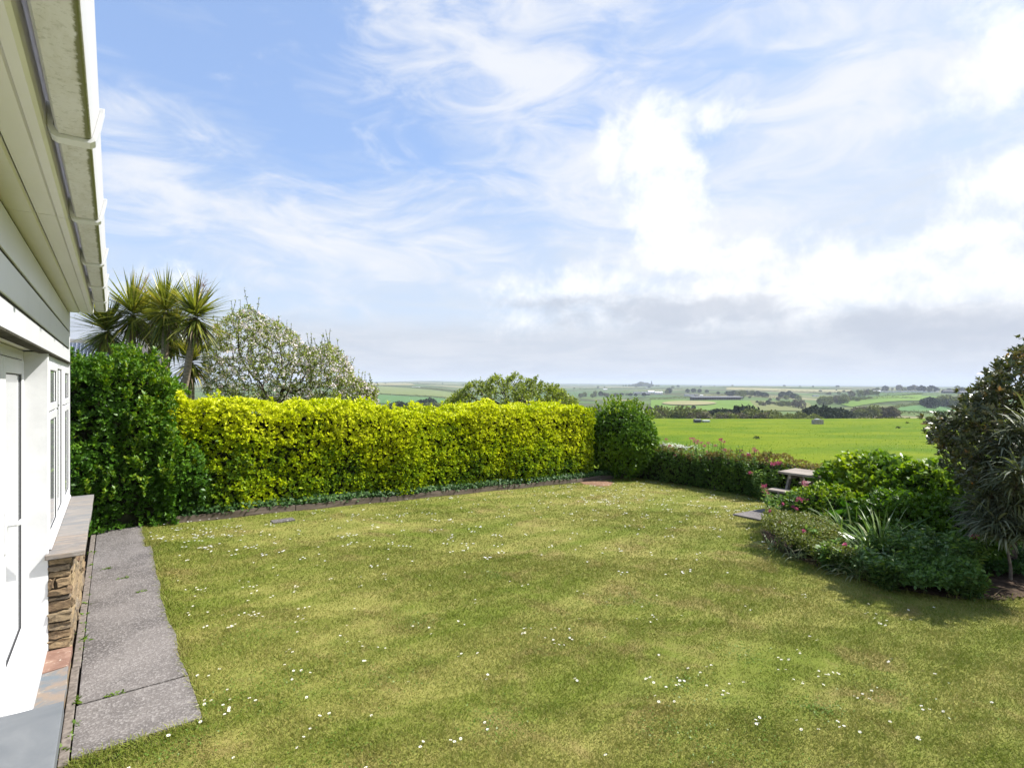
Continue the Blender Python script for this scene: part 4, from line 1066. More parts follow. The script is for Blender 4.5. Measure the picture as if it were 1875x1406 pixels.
# ------------------------------------------------------------------ cordyline palms
def cordyline(label, u_base, t, heads, group='cordyline palms behind the privet'):
    """heads: list of (u, v, head radius); a trunk runs from the common base to every head"""
    bse = at_depth(u_base, 700, t); g0 = float(terr(bse.x, bse.y))
    o = thing('cordyline_palm', label, 'palm tree', (0, 0, 0), group=group)
    fork = Vector((bse.x, bse.y, 1.0)); b = MB(); b.tube([(bse.x, bse.y, g0 - 0.2), tuple(fork)], [0.17, 0.13], 9)
    lv, dv, fl = [], [], []
    for (u, v, rad, pan) in heads:
        h = at_depth(u, v, t + random.uniform(-0.3, 0.3)); m1 = fork.lerp(h, 0.5) + Vector((random.uniform(-.08, .08), random.uniform(-.08, .08), -0.12))
        b.tube([tuple(fork), tuple(fork.lerp(m1, 0.5) + Vector((0, 0, -0.04))), tuple(m1), tuple(m1.lerp(h, 0.6)), tuple(h)], [0.11, 0.09, 0.075, 0.07, 0.05], 8)
        H = np.array(h); n = 400
        d = rvec(n); d[:, 2] = rng.uniform(-0.7, 1.0, n) ; d[:, :2] *= 0.9; d = unit(d + rng.normal(0, 0.12, (n, 3)))
        P = H + d * 0.03 + np.array([0, 0, 1.0]) * (d[:, 2:3] * 0.12)
        lv.append(straps(P, d, rad * rng.uniform(0.6, 1.28, n), 0.038, 0.22 + 0.7 * rng.uniform(0, 1, n) ** 2 - 0.22 * d[:, 2], 4, var=np.clip(rng.normal(0.58, 0.26, n) + 0.15 * d[:, 2], 0, 1)))
        n = 60; d = unit(rng.normal(size=(n, 3)) * np.array([1, 1, 0.2]) + np.array([0, 0, -0.5]))
        P = H + np.array([0, 0, -0.08]) + rng.normal(0, 0.03, (n, 3)) - np.array([0, 0, 1.0]) * rng.uniform(0, 0.25, (n, 1))
        dv.append(straps(P, d, rad * rng.uniform(0.5, 0.85, n), 0.03, 3.2, 4))
        if pan:
            ax = unit(np.array([pan, -0.1, 0.8]))
            for i in range(46):
                p0 = H + ax * random.uniform(0.35, 0.98) * rad; d = unit(ax * 0.5 + rvec(1)[0]); m_ = 10
                Q = p0 + d * np.linspace(0.02, 0.30 * rad, m_)[:, None]
                fl.append(straps(np.array([p0]), np.array([d]), 0.36 * rad, 0.013, 0.3, 3)); fl.append(straps(Q, unit(rvec(m_) + d), 0.06, 0.014, 0.0, 1))
    b.build('trunk', M['bark_palm'], o, smooth_=True)
    link('crown', strap_mesh('crown', lv, M['cordyline_leaf']), o); link('dead_skirt', strap_mesh('dead_skirt', dv, M['dead_leaf']), o)
    if fl: link('flower_panicle', strap_mesh('flower_panicle', fl, M['panicle']), o)
    return o


cordyline('cordyline palm with two shaggy heads leaning over the privet beside the gutter', 252, 12.2, [(243, 576, 0.84, 0.25), (196, 606, 0.80, -0.7)])
cordyline('slim cordyline palm with one upright head between two leaning neighbours', 312, 12.0, [(303, 570, 0.78, 0)])
cordyline('cordyline palm with bent trunk and pinkish flower spray next to apple tree', 318, 11.8, [(358, 580, 0.78, 0.12)])
cordyline('short young cordyline palm half hidden behind the privet hedge', 350, 12.6, [(350, 662, 0.62, 0)])
cordyline('dark cordyline palm standing behind the other palm trunks', 280, 13.2, [(277, 588, 0.72, 0), (318, 610, 0.66, 0)])

# ------------------------------------------------------------------ neighbour's roof with solar panels
nb = thing('neighbour_house', "neighbouring bungalow roof carrying solar panels, seen past the palms", 'house', (0, 0, 0))
yr = 37.0; ze, zr = 2.6, 4.50
b = MB(); b.box(-9.5, 2.4, yr - 0.0, yr + 7.0, -3, ze); b.build('wall', M['render_white'], nb)
b = MB(); b.prism([(yr - 0.4, ze - 0.15), (yr + 3.5, zr - 0.07), (yr + 7.4, ze - 0.15), (yr + 7.4, ze), (yr + 3.5, zr), (yr - 0.4, ze)], 'x', -9.8, 2.7); b.build('roof', M['roof_tile'], nb)
b = MB(); b.box(-9.8, 2.7, yr + 3.38, yr + 3.62, zr - 0.06, zr + 0.09); b.build('ridge_tiles', M['lead_ridge'], nb)
sl = math.atan2(zr - ze, 3.9)
for i in range(9):
    for j in range(2):
        b = MB(); b.box(0, 0.98, 0, 1.62, 0, 0.035); o = b.build('solar_panel', M['solar_cells'], nb)
        o.location = (-8.6 + i * 1.0, yr - 0.05 + j * 1.66 * math.cos(sl), ze + 0.12 + 0.35 * math.tan(sl) + j * 1.66 * math.sin(sl)); o.rotation_euler = (sl, 0, 0)

# ------------------------------------------------------------------ boundary hedge and its flowers
bh = thing('boundary_hedge', 'low clipped boundary hedge with dry brown top between lawn and field', 'hedge', (0, 0, 0))
# built along local x = world -y
bx = lambda y: 11.32 - 0.28 * np.clip((y - 7.0) / 3.0, 0, 1) + 0.42 * np.clip((6.2 - y) / 1.0, 0, 1)
y0_, y1_ = -1.5, 9.95; n = 9500
k = rng.choice(3, n, p=[0.55, 0.3, 0.15]); y = rng.uniform(y0_, y1_, n); c = rng.uniform(0, 1, n)
zt = ground(11.3 + 0 * y, y) + 0.82 + 0.05 * np.sin(y * 2.1) + 0.04 * np.sin(y * 5.3)
zb = ground(11.3 + 0 * y, y); dep = 0.72
P = np.stack([np.where(k == 0, bx(y), np.where(k == 1, bx(y) + c * dep, bx(y) + dep)), y, np.where(k == 1, zt, zb + (zt - zb) * c)], 1)
N = np.where((k == 0)[:, None], np.array([-1, 0, 0.2]), np.where((k == 1)[:, None], np.array([0, 0, 1.0]), np.array([1, 0, 0.2])))
P += N * (lump_noise(P, 4.5, 77, 4) * 0.07 - rng.exponential(0.05, n))[:, None]
top = (P[:, 2] > zt - 0.10 - 0.1 * rng.uniform(0, 1, n) + 0.10 * lump_noise(P, 2.5, 5, 2))
b = MB(); ys = np.linspace(y0_, y1_, 30); sec = []
for yy in ys:
    x0 = float(bx(np.array(yy))); zz = float(ground(11.3, yy)); sec.append([(x0 + 0.13, yy, zz), (x0 + 0.14, yy, zz + 0.62), (x0 + 0.22, yy, zz + 0.70), (x0 + 0.52, yy, zz + 0.70), (x0 + 0.60, yy, zz + 0.62), (x0 + 0.6, yy, zz)])
for s, t in zip(sec[:-1], sec[1:]):
    for i in range(5): b.poly([s[i], s[i + 1], t[i + 1], t[i]])
b.poly(sec[-1]); b.build('stems', M['dark_core'], bh)  # added solid dark filler under the leaves, in place of separate stems
vs = np.clip(0.42 + 0.22 * lump_noise(P, 5, 55, 3), 0, 1)
foliage('leaves', P[~top], N[~top], 5, 0.055, 0.028, vs[~top], M['hedge_leaf'], bh)
foliage('dry_top', P[top], N[top], 6, 0.050, 0.018, vs[top], M['dry_hedge'], bh)


def leafy_plant(name, label, cat, pos, h, rad, stems, leaf, mat, flower=None, nflow=0, group=None, leaf_w=0.4, per=12, fl_h=1.15, seed=0, fl_size=0.02, lean=0.5):
    """upright stems set with pairs of leaves; optional flower heads"""
    o = thing(name, label, cat, pos, group=group); b = MB(); P, D = [], []; FP = []
    for s in range(stems):
        a = random.uniform(0, 6.28); r = rad * math.sqrt(random.random()); fl = s < nflow
        foot = np.array([math.cos(a) * r * 0.5, math.sin(a) * r * 0.5, -0.03]); hh = h * random.uniform(0.6, 1.0) * (fl_h if fl else 1)
        tip = np.array([math.cos(a) * r * (0.6 + lean), math.sin(a) * r * (0.6 + lean), hh]); mid = (foot + tip) / 2 + np.array([0, 0, 0.08 * h])
        b.tube([foot, mid, tip], [0.006, 0.005, 0.0035], 4, cap=False)
        for q in range(per):
            f = 0.12 + 0.88 * q / per; p = (1 - f) ** 2 * foot + 2 * f * (1 - f) * mid + f * f * tip
            if fl and f > 0.85: continue
            for _ in range(3): P.append(p); D.append(unit(np.array([random.uniform(-1, 1), random.uniform(-1, 1), random.uniform(-0.1, 0.7)])))
        if fl: FP.append(tip)
    P = np.array(P); D = np.array(D); n = len(P)
    b.build('stems', M['valerian_leaf'] if mat == 'valerian_leaf' else M['herb_leaf'], o)
    link('leaves', leaf_mesh('leaves', P, D, unit(rvec(n) * 0.5 + np.array([0, 0, 1])), leaf * rng.uniform(0.6, 1.2, n), leaf * leaf_w, rng.uniform(0, 1, n), M[mat], droop=0.18), o)
    if FP:
        m_ = 46
        for tip in FP:
            q = rng.normal(size=(m_, 3)).clip(-1.3, 1.3) * np.array([fl_size, fl_size, fl_size * 0.8]); d = unit(q + np.array([0, 0, fl_size])); 
            link('flower_head', leaf_mesh('flower_head', q + tip, d, rvec(m_), fl_size * 0.9, fl_size * 0.8, rng.uniform(0, 1, m_), M[flower]), o)
    return o


def top_pos(y, dx=0.3):   # on the boundary hedge line
    x = float(bx(np.array(y))) + dx; return Vector((x, y, float(ground(x, y))))


for y, h, st, nf, dx, lab in [
        (9.25, 1.02, 12, 4, 0.35, 'valerian with few pink heads nearest the rounded bush, poking above the boundary hedge'),
        (8.45, 1.00, 12, 4, 0.30, 'pink valerian rising from the boundary hedge beside the white daisy clump'),
        (7.75, 1.08, 26, 8, 0.15, 'broad leafy valerian with many pink heads covering the boundary hedge'),
        (7.15, 1.05, 24, 6, 0.10, 'leafy valerian with dull pink heads in the middle of the boundary hedge'),
        (6.55, 1.10, 26, 7, 0.05, 'tall bushy valerian with pink heads on the boundary hedge towards the picnic table')]:
    leafy_plant('valerian', lab, 'flower plant', top_pos(y, dx), h, 0.34, st, 0.075, 'valerian_leaf', 'pink_flower', nf, 'valerian plants on the boundary hedge', per=13)
for (u, v, h, r, st, nf, lab) in [
        (1400, 914, 0.72, 0.30, 14, 5, 'valerian with magenta heads growing by the picnic bench'),
        (1432, 962, 0.66, 0.34, 26, 6, 'valerian with bright magenta heads at the corner of the patio'),
        (1712, 1066, 0.66, 0.45, 60, 1, 'large leafy valerian with one purple head at the bed edge'),
        (1655, 1050, 0.56, 0.36, 40, 0, 'leafy flowerless valerian between the strap-leaved clumps and the big valerian'),
        (1478, 1012, 0.40, 0.30, 30, 0, 'low leafy valerian without flowers among the olive herb'),
        (1535, 1044, 0.34, 0.26, 30, 0, 'low leafy valerian leaning over the lawn beside the pale striped strap plant'),
        (1625, 1072, 0.38, 0.28, 34, 0, 'leafy flowerless valerian at the lawn edge between striped strap plant and big valerian'),
        (1765, 1088, 0.36, 0.28, 30, 0, 'low leafy valerian at the right-hand end of the bed edge by the bare soil'),
        (1775, 1030, 0.55, 0.28, 20, 2, 'valerian with faded pink heads under the dark shrub')]:
    p = W(u, v); leafy_plant('valerian', lab, 'flower plant', p, h, r, st, 0.085, 'valerian_leaf', 'pink_flower', nf, 'valerian plants in the flower bed', per=12, fl_size=0.026)
p = W(1152, 872); leafy_plant('silver_bush', 'silver-grey leafy plant at the foot of the rounded bush', 'plant', p, 0.72, 0.36, 46, 0.075, 'grey_leaf', None, 0, per=14)
q = top_pos(8.75, 0.42)
dz = thing('white_daisy_clump', 'clump of white daisies flowering on top of the boundary hedge', 'flower plant', q)
n = 150; C = rng.normal(size=(n, 3)) * np.array([0.14, 0.30, 0.03]) + np.array([0, 0, 0.90])
Pp_ = np.repeat(C, 8, 0); a_ = np.tile(np.arange(8) * math.pi / 4, n); D = np.stack([np.cos(a_), np.sin(a_), 0 * a_ + 0.15], 1)
link('flowers', leaf_mesh('flowers', Pp_, D, np.tile([0, 0, 1.0], (len(D), 1)), 0.026, 0.014, rng.uniform(0, 1, len(D)), M['white_flower']), dz)
n = 500; C = rng.normal(size=(n, 3)) * np.array([0.14, 0.32, 0.06]) + np.array([0, 0, 0.78]); link('leaves', leaf_mesh('leaves', C, rvec(n), rvec(n), 0.05, 0.015, rng.uniform(0, 1, n), M['grey_leaf']), dz)


# ------------------------------------------------------------------ shrubs of the bed
def shrub(name, label, cat, C, R, n, leaf, lw, mat, seed, k=5, lumps=14, lump_r=0.42, inner=0.18, bias=0.42, amp=0.22, topb=0.0, core=0.66, jit=0.25):
    o = thing(name, label, cat, (0, 0, 0)); core_ball('stems', C, R, o, seed, core)
    P, N = ell_points(n, C, R, seed, lumps, lump_r, inner, 0.02)
    g_ = ground(P[:, 0], P[:, 1]); kp = P[:, 2] > g_ + 0.03; P, N = P[kp], N[kp]
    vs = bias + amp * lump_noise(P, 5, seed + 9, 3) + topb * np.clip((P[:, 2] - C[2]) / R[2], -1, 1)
    foliage('leaves', P, N, k, leaf, lw, np.clip(vs, 0, 1), M[mat], o, jit=jit); return o


def cz(u, v, t, zc):
    p = at_depth(u, v, t); return (p.x, p.y, zc)


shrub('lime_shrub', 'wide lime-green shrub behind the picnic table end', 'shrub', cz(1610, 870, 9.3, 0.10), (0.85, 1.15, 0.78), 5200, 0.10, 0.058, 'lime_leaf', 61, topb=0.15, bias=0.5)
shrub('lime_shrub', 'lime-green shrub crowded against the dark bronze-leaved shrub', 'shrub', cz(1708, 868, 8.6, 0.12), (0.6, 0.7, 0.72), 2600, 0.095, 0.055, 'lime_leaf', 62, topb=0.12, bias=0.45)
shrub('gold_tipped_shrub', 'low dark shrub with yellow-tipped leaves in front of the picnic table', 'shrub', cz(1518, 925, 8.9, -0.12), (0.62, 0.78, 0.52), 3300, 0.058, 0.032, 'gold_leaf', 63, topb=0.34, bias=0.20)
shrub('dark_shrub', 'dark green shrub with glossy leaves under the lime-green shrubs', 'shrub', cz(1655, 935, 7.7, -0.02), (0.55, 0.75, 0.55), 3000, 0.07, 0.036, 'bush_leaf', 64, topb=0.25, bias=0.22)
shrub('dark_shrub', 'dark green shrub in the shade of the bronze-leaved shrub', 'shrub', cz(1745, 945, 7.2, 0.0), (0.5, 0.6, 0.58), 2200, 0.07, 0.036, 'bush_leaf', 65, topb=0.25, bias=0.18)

# bronze tall shrub on the right
ph = thing('bronze_shrub', 'tall dark shrub with glossy bronze-tipped leaves beside the field', 'shrub', (0, 0, 0))
tC = at_depth(1850, 900, 7.0); g0 = float(ground(tC.x, tC.y)); base = [np.array([tC.x, tC.y, g0 - 0.1]), np.array([tC.x, tC.y, 0.25]), np.array([tC.x, tC.y, 0.55])]
outl = [(1706, 775), (1722, 780), (1735, 765), (1752, 768), (1768, 735), (1780, 740), (1788, 708), (1806, 690), (1816, 700), (1832, 664), (1846, 672), (1862, 640), (1878, 636), (1930, 610), (1990, 640), (2050, 720), (2080, 830)]
pts = crown_from_outline(outl, 7.0, 0.95, 1500, 23, 960)
# trim the lower left: the crown narrows to its foot
pu = np.array([CU + F * (p[0] * RX + p[1] * RY) / (p[0] * FX + p[1] * FY) for p in pts]); pvv = np.array([HV + F * (CAMZ - p[2]) / (p[0] * FX + p[1] * FY) for p in pts])
pts = pts[~(pu < 1700 + (pvv - 800) * 0.9)]; pts = pts[lump_noise(pts, 4.5, 41, 2) > -0.55]
arr, par, desc = branch_graph(base, pts); branch_mesh(arr, par, desc, 0.06, M['bark_dark'], ph, 'trunk_and_limbs', rmin=0.004)
tw = np.nonzero(desc < 10)[0]; tw = tw[tw > 2]; N = unit(arr[tw] - np.array([tC.x, tC.y, 0.9]))
nl = 5; P = np.repeat(arr[tw], nl, 0) + rng.normal(0, 0.06, (len(tw) * nl, 3)); N = np.repeat(N, nl, 0)
rr_ = np.linalg.norm((P - np.array([tC.x, tC.y, 1.0])) / np.array([0.9, 0.9, 1.3]), axis=1)
vs = np.clip(0.38 + 0.2 * lump_noise(P, 5, 3, 3) + 0.35 * (rng.uniform(0, 1, len(P)) > 0.78), 0, 1)
foliage('leaves', P, N, 8, 0.068, 0.028, vs, M['photinia_leaf'], ph, spread=1.0)

# grey drooping echium-like shrub at the frame edge
ec = thing('grey_strap_shrub', 'shrub with drooping grey-green lance leaves under the bronze shrub', 'shrub', (0, 0, 0))
fo = W(1850, 1062); parts = []; b = MB()
for (u, v, t) in [(1800, 842, 6.15), (1842, 800, 5.9), (1885, 770, 5.7), (1870, 860, 5.5), (1920, 840, 5.6), (1815, 900, 6.0), (1860, 925, 5.8), (1905, 910, 5.6), (1825, 955, 5.9), (1870, 970, 5.7), (1795, 930, 6.2), (1840, 985, 5.85), (1895, 985, 5.6), (1808, 965, 6.05)]:
    h = at_depth(u, v, t); knee = fo + Vector((0.02, 0.03, 0.36)); mid = knee.lerp(h, 0.5) + Vector((0.03, 0.05, 0.03)); b.tube([tuple(knee), tuple(mid), tuple(h)], [0.010, 0.009, 0.006], 5)
    n = 170; f = rng.uniform(0.0, 1, n); P = np.array(h) * f[:, None] + np.array(h.lerp(mid, 0.55)) * (1 - f[:, None])
    d = rvec(n); d[:, 2] = np.abs(d[:, 2]) * 0.7 + 0.15; parts.append(straps(P, d, rng.uniform(0.20, 0.44, n), 0.026, 1.5 + rng.uniform(0, 0.9, n), 5))
b.tube([tuple(fo + Vector((0, 0, -0.05))), tuple(fo + Vector((0.015, 0.0, 0.15))), tuple(fo + Vector((0.02, 0.03, 0.37)))], [0.022, 0.017, 0.014], 7); b.build('stems', M['bark_grey'], ec); link('leaves', strap_mesh('leaves', parts, M['echium_leaf']), ec)
sp_ = thing('flower_spire_plant', 'upright leafy spire standing before the grey drooping shrub', 'plant', W(1806, 1030))
n = 420; f = rng.uniform(0, 1, n); h_ = 1.45; P = np.stack([0 * f, 0 * f, 0.25 + f * (h_ - 0.25)], 1); d = rvec(n); d[:, 2] = np.abs(d[:, 2]) * 0.5 + 0.1
link('leaves', strap_mesh('leaves', [straps(P, d, 0.17 * (1.15 - f), 0.016, 0.8, 3)], M['herb_leaf']), sp_)
b = MB(); b.tube([(0, 0, -0.03), (0.01, 0, 0.7), (0, 0, h_)], [0.016, 0.012, 0.004], 6); b.build('stem', M['herb_leaf'], sp_)


# strap clumps
def strap_clump(label, u, v, n, L, w, mat, bend=1.6, group='strap-leaved clumps in the flower bed', upw=0.75):
    p = W(u, v); d = rvec(n); d[:, 2] = np.abs(d[:, 2]) * 0.6 + upw; P = rng.normal(size=(n, 3)) * np.array([0.07, 0.07, 0.0]) + np.array([0, 0, 0.0])
    me = strap_mesh('strap_plant', [straps(P, d, L * rng.uniform(0.6, 1.1, n), w, bend * rng.uniform(0.5, 1.3, n), 6)], M[mat])
    return tag(link('strap_plant', me, None, (p.x, p.y, p.z - 0.01)), label, 'plant', group)


strap_clump('large clump of glossy arching strap leaves in the middle of the bed', 1605, 1030, 190, 0.80, 0.034, 'strap_leaf')
strap_clump('clump of broad upright strap leaves below the dark shrub', 1655, 1012, 140, 0.74, 0.038, 'strap_leaf', 1.2)
strap_clump('clump of arching strap leaves next to the feathery herb', 1560, 1000, 130, 0.72, 0.026, 'strap_leaf', 1.7)
strap_clump('sprawling pale striped strap plant flopping over the lawn edge', 1568, 1053, 70, 0.46, 0.020, 'variegated_strap', 2.6, upw=0.3)
strap_clump('pale arching strap clump before the large glossy strap clump', 1590, 1060, 60, 0.48, 0.024, 'strap_leaf', 2.2, upw=0.45)
strap_clump('bright strap clump leaning left beside the feathery herb', 1530, 1035, 60, 0.46, 0.020, 'strap_leaf', 2.0, upw=0.5)
strap_clump('small pale strap plant at the lawn edge under the pink-flowered herb', 1462, 1020, 34, 0.30, 0.016, 'variegated_strap', 2.6, upw=0.3)
strap_clump('thin grassy clump spilling over the lawn at the bed corner', 1425, 1003, 40, 0.34, 0.012, 'strap_leaf', 2.4, upw=0.4)
# broad-leaved plant: every leaf a part
bl = thing('broad_leaf_plant', 'plant with a few large rounded shiny leaves before the yellow-tipped shrub', 'plant', W(1532, 982))
for k, (dx, dy, dz_, L, yaw, tilt) in enumerate([(-0.06, 0.0, 0.20, 0.30, 2.6, 0.75), (0.03, -0.02, 0.22, 0.32, 3.6, 0.6), (0.16, -0.05, 0.26, 0.30, 1.2, 1.1), (-0.22, 0.08, 0.20, 0.26, 3.1, 0.9), (0.25, -0.10, 0.14, 0.24, 4.6, 0.6)]):
    b = MB(); nn = 8; cols = 5; V = []
    for i in range(nn + 1):
        s = i / nn; wd = 0.42 * L * math.sin(math.pi * min(1, s * 0.97 + 0.03)) ** 0.6
        for j in range(cols):
            q = (j / (cols - 1) - 0.5) * 2; V.append((q * wd * 0.95, s * L, 0.10 * L * abs(q) + 0.16 * L * math.sin(s * 2.6) - 0.02 * math.sin(6 * q + 9 * s) * L))
    me = np_mesh('leaf', np.array(V), np.array([[i * cols + j, i * cols + j + 1, (i + 1) * cols + j + 1, (i + 1) * cols + j] for i in range(nn) for j in range(cols - 1)]), M['broad_leaf'], {'var': np.full(len(V), random.random())})
    me.polygons.foreach_set('use_smooth', [True] * len(me.polygons))
    o = link('leaf', me, bl, (dx, dy, dz_ + 0.04)); o.rotation_euler = (tilt, 0, yaw)
    b.tube([(0, 0, -0.03), (dx * 0.6, dy * 0.6, dz_ * 0.7), (dx, dy, dz_ + 0.05)], 0.008, 5); b.build('stalk', M['broad_leaf'], bl)


def cover(name, label, cat, poly_px, n, h, leaf, lw, mat, seed, flower=None, nf=0, kind=None, lump=0.12):
    poly = [tuple(W(u, v).xy) for u, v in poly_px]; a = np.array(poly); P = np.zeros((0, 2))
    while len(P) < n:
        q = rng.uniform(a.min(0), a.max(0), (n * 2, 2)); P = np.concatenate([P, q[in_poly(q[:, 0], q[:, 1], poly)]])
    P = P[:n]; c = a.mean(0); rel = np.linalg.norm(P - c, axis=1) / np.linalg.norm(a - c, axis=1).max()
    P3 = np.stack([P[:, 0], P[:, 1], 0 * P[:, 0]], 1); top = h * (1 - 0.35 * rel ** 2) * (1 + 2.5 * lump * lump_noise(P3, 6, seed, 3))
    P3[:, 2] = ground(P[:, 0], P[:, 1]) + np.maximum(0.01, top * rng.uniform(0.25, 1, n) ** 0.5)
    D = unit(rvec(n) + np.array([-0.2, -0.2, 0.5]))
    me = leaf_mesh(name, P3, D, unit(rvec(n) * 0.6 + np.array([0, 0, 1])), leaf * rng.uniform(0.5, 1.2, n), lw, np.clip(0.45 + 0.25 * lump_noise(P3, 7, seed + 3, 2) + rng.normal(0, .15, n), 0, 1), M[mat])
    if kind: o = struct(link(name, me), kind); return o
    o = thing(name, label, cat, (0, 0, 0)); link('leaves', me, o)
    for i in range(nf):
        q = P3[rng.integers(n)]; q = np.array([q[0], q[1], float(ground(q[0], q[1])) + h * 0.95]); m_ = 14; d = unit(rvec(m_) + np.array([0, 0, .4]))
        link('flower', leaf_mesh('flower', np.tile(q, (m_, 1)), d, rvec(m_), 0.032, 0.026, rng.uniform(0.6, 1, m_), M[flower]), o)
    return o


cover('feathery_herb', 'mound of feathery grey-green herb foliage behind the bed edge', 'plant', [(1440, 985), (1470, 955), (1540, 962), (1600, 985), (1580, 1015), (1500, 1008)], 8000, 0.22, 0.055, 0.018, 'herb_leaf', 71)
cover('olive_herb', 'olive-green bushy herb with small pink flowers at the bed corner', 'flower plant', [(1398, 992), (1402, 968), (1440, 962), (1490, 985), (1540, 1020), (1570, 1062), (1500, 1044), (1436, 1022), (1392, 1000)], 10000, 0.40, 0.046, 0.020, 'olive_herb', 72, 'pink_flower', 7)
cover('low_herb', 'low green leafy plant filling the bed edge below the strap leaves', 'plant', [(1555, 1052), (1560, 1030), (1640, 1035), (1680, 1060), (1690, 1094), (1620, 1080), (1560, 1062)], 6500, 0.24, 0.05, 0.024, 'herb_leaf', 73)
cover('creeping_plant', 'dark green creeping plant mounded at the front of the bed', 'plant', [(1640, 1074), (1660, 1050), (1740, 1052), (1790, 1078), (1796, 1100), (1720, 1100), (1650, 1088)], 7000, 0.32, 0.055, 0.034, 'valerian_leaf', 74)
cover('ivy_cover', '', '', [(1640, 1010), (1700, 985), (1800, 985), (1895, 1000), (1895, 1060), (1810, 1058), (1740, 1062)], 9000, 0.16, 0.07, 0.055, 'ivy_leaf', 75, kind='stuff')
# fallen twigs on bare soil
for k, (u, v, a_) in enumerate([(1800, 1082, 0.3), (1840, 1088, -0.2), (1865, 1075, 0.6)]):
    p = W(u, v); b = MB(); b.tube([(-0.22, 0, 0.03), (0, 0.03, 0.055), (0.24, 0.0, 0.03)], [0.006, 0.006, 0.003], 5)
    tag(b.build('fallen_twig', M['dead_leaf'], None, (p.x, p.y, p.z), a_), 'thin dry twig lying on the bare soil of the bed', 'twig', 'twigs on the bed soil')

# ------------------------------------------------------------------ picnic table
TX, TYc = 10.63, 4.72; TL = 1.44; zg = patio_z(TX, TYc)
pt = thing('picnic_table', 'weathered wooden picnic table with attached benches on the small patio', 'picnic table', (TX, TYc, zg))
for i in range(4):
    x = -0.335 + i * 0.17; b = MB(); b.box(x, x + 0.162, -TL / 2, TL / 2, 0.695, 0.735); b.build('top_plank', M['weathered_timber'], pt, bevel=0.004)
for s in (-1, 1):
    for j in range(2):
        x = s * 0.60 + (j - 1) * 0.135 + 0.004; b = MB(); b.box(x, x + 0.128, -TL / 2, TL / 2, 0.405, 0.44); b.build('bench_plank', M['weathered_timber'], pt, bevel=0.004)
for s in (-1, 1):
    y = s * (TL / 2 - 0.22)
    b = MB(); b.box(-0.32, 0.32, y - 0.022, y + 0.022, 0.615, 0.694); b.build('top_batten', M['weathered_timber'], pt, bevel=0.003)
    b = MB(); b.box(-0.73, 0.73, y - 0.022, y + 0.022, 0.325, 0.404); b.build('bench_bearer', M['weathered_timber'], pt, bevel=0.003)
    for q in (-1, 1):
        b = MB(); y2 = y + s * 0.045; xa, xb = q * 0.52, q * 0.20
        b.prism([(xa - 0.045, -0.012), (xa + 0.045, -0.012), (xb + 0.045, 0.68), (xb - 0.045, 0.68)], 'y', y2 - 0.0215, y2 + 0.0215); b.build('leg', M['weathered_timber'], pt, bevel=0.003)
    b = MB(); b.tube([(0, y - s * 0.03, 0.36), (0, s * 0.10, 0.66)], 0.028, 4); b.build('brace', M['weathered_timber'], pt)

# ------------------------------------------------------------------ grass blades and daisies on the lawn
def lawn_free(x, y):
    ok = (x > 0.30) & (y < 9.30 + 0.045 * (x - 0.6)) & (x < bx(y) + 0.05)
    pr_ = np.interp(y, [a for a, _ in PATH_R], [b_ for _, b_ in PATH_R]); pr_ = np.where(y > 8.08, 0.335, pr_)
    ok = ((x > pr_ - 0.012) | (y < 3.745)) & (x > -0.225) & (y < 9.30 + 0.045 * (x - 0.6)) & (x < bx(y) + 0.05)
    ok &= ~in_poly(x, y, bed_poly); ok &= ~((x > 9.03) & (y > 3.5) & (y < 5.6))
    c = W(1096, 883); ok &= ((x - c.x) / 0.44) ** 2 + ((y - c.y) / 0.33) ** 2 > 1
    return ok


GP = []
for t0, t1, dens in [(2.4, 3.6, 26000), (3.6, 5.0, 16000), (5.0, 7.0, 8500), (7.0, 10.0, 4000), (10.0, 15.5, 1900)]:
    w0, w1 = -0.85, 1.0; area = (w1 - w0) * (t1 * t1 - t0 * t0) / 2; n = int(area * dens)
    t = np.sqrt(rng.uniform(t0 * t0, t1 * t1, n)); r = rng.uniform(w0, w1, n) * t
    x = FX * t + RX * r; y = FY * t + RY * r; k = lawn_free(x, y); GP.append(np.stack([x[k], y[k], t[k]], 1))
GP = np.concatenate(GP); n = len(GP)
P = np.stack([GP[:, 0], GP[:, 1], ground(GP[:, 0], GP[:, 1]) + lawn_bump(GP[:, 0], GP[:, 1]) - 0.016], 1)
D = rvec(n); D[:, 2] = np.abs(D[:, 2]) * 0.4 + 0.55; D = unit(D)
hgt_ = rng.uniform(0.014, 0.040, n) * (1 + 0.30 * lump_noise(P, 2.0, 91, 3) + 0.25 * lump_noise(P, 14.0, 92, 2)).clip(0.4, 2); wd = (0.0010 + 0.00045 * GP[:, 2]) * rng.uniform(0.7, 1.3, n)
sd_ = unit(np.cross(D, rvec(n))); V = np.empty((n, 3, 3)); V[:, 0] = P - sd_ * wd[:, None]; V[:, 1] = P + sd_ * wd[:, None]; V[:, 2] = P + D * hgt_[:, None]
struct(link('grass', np_mesh('grass', V.reshape(-1, 3), np.arange(n * 3).reshape(n, 3), M['grass_blades'], {'var': np.repeat(rng.uniform(0, 1, n), 3)})), 'stuff')
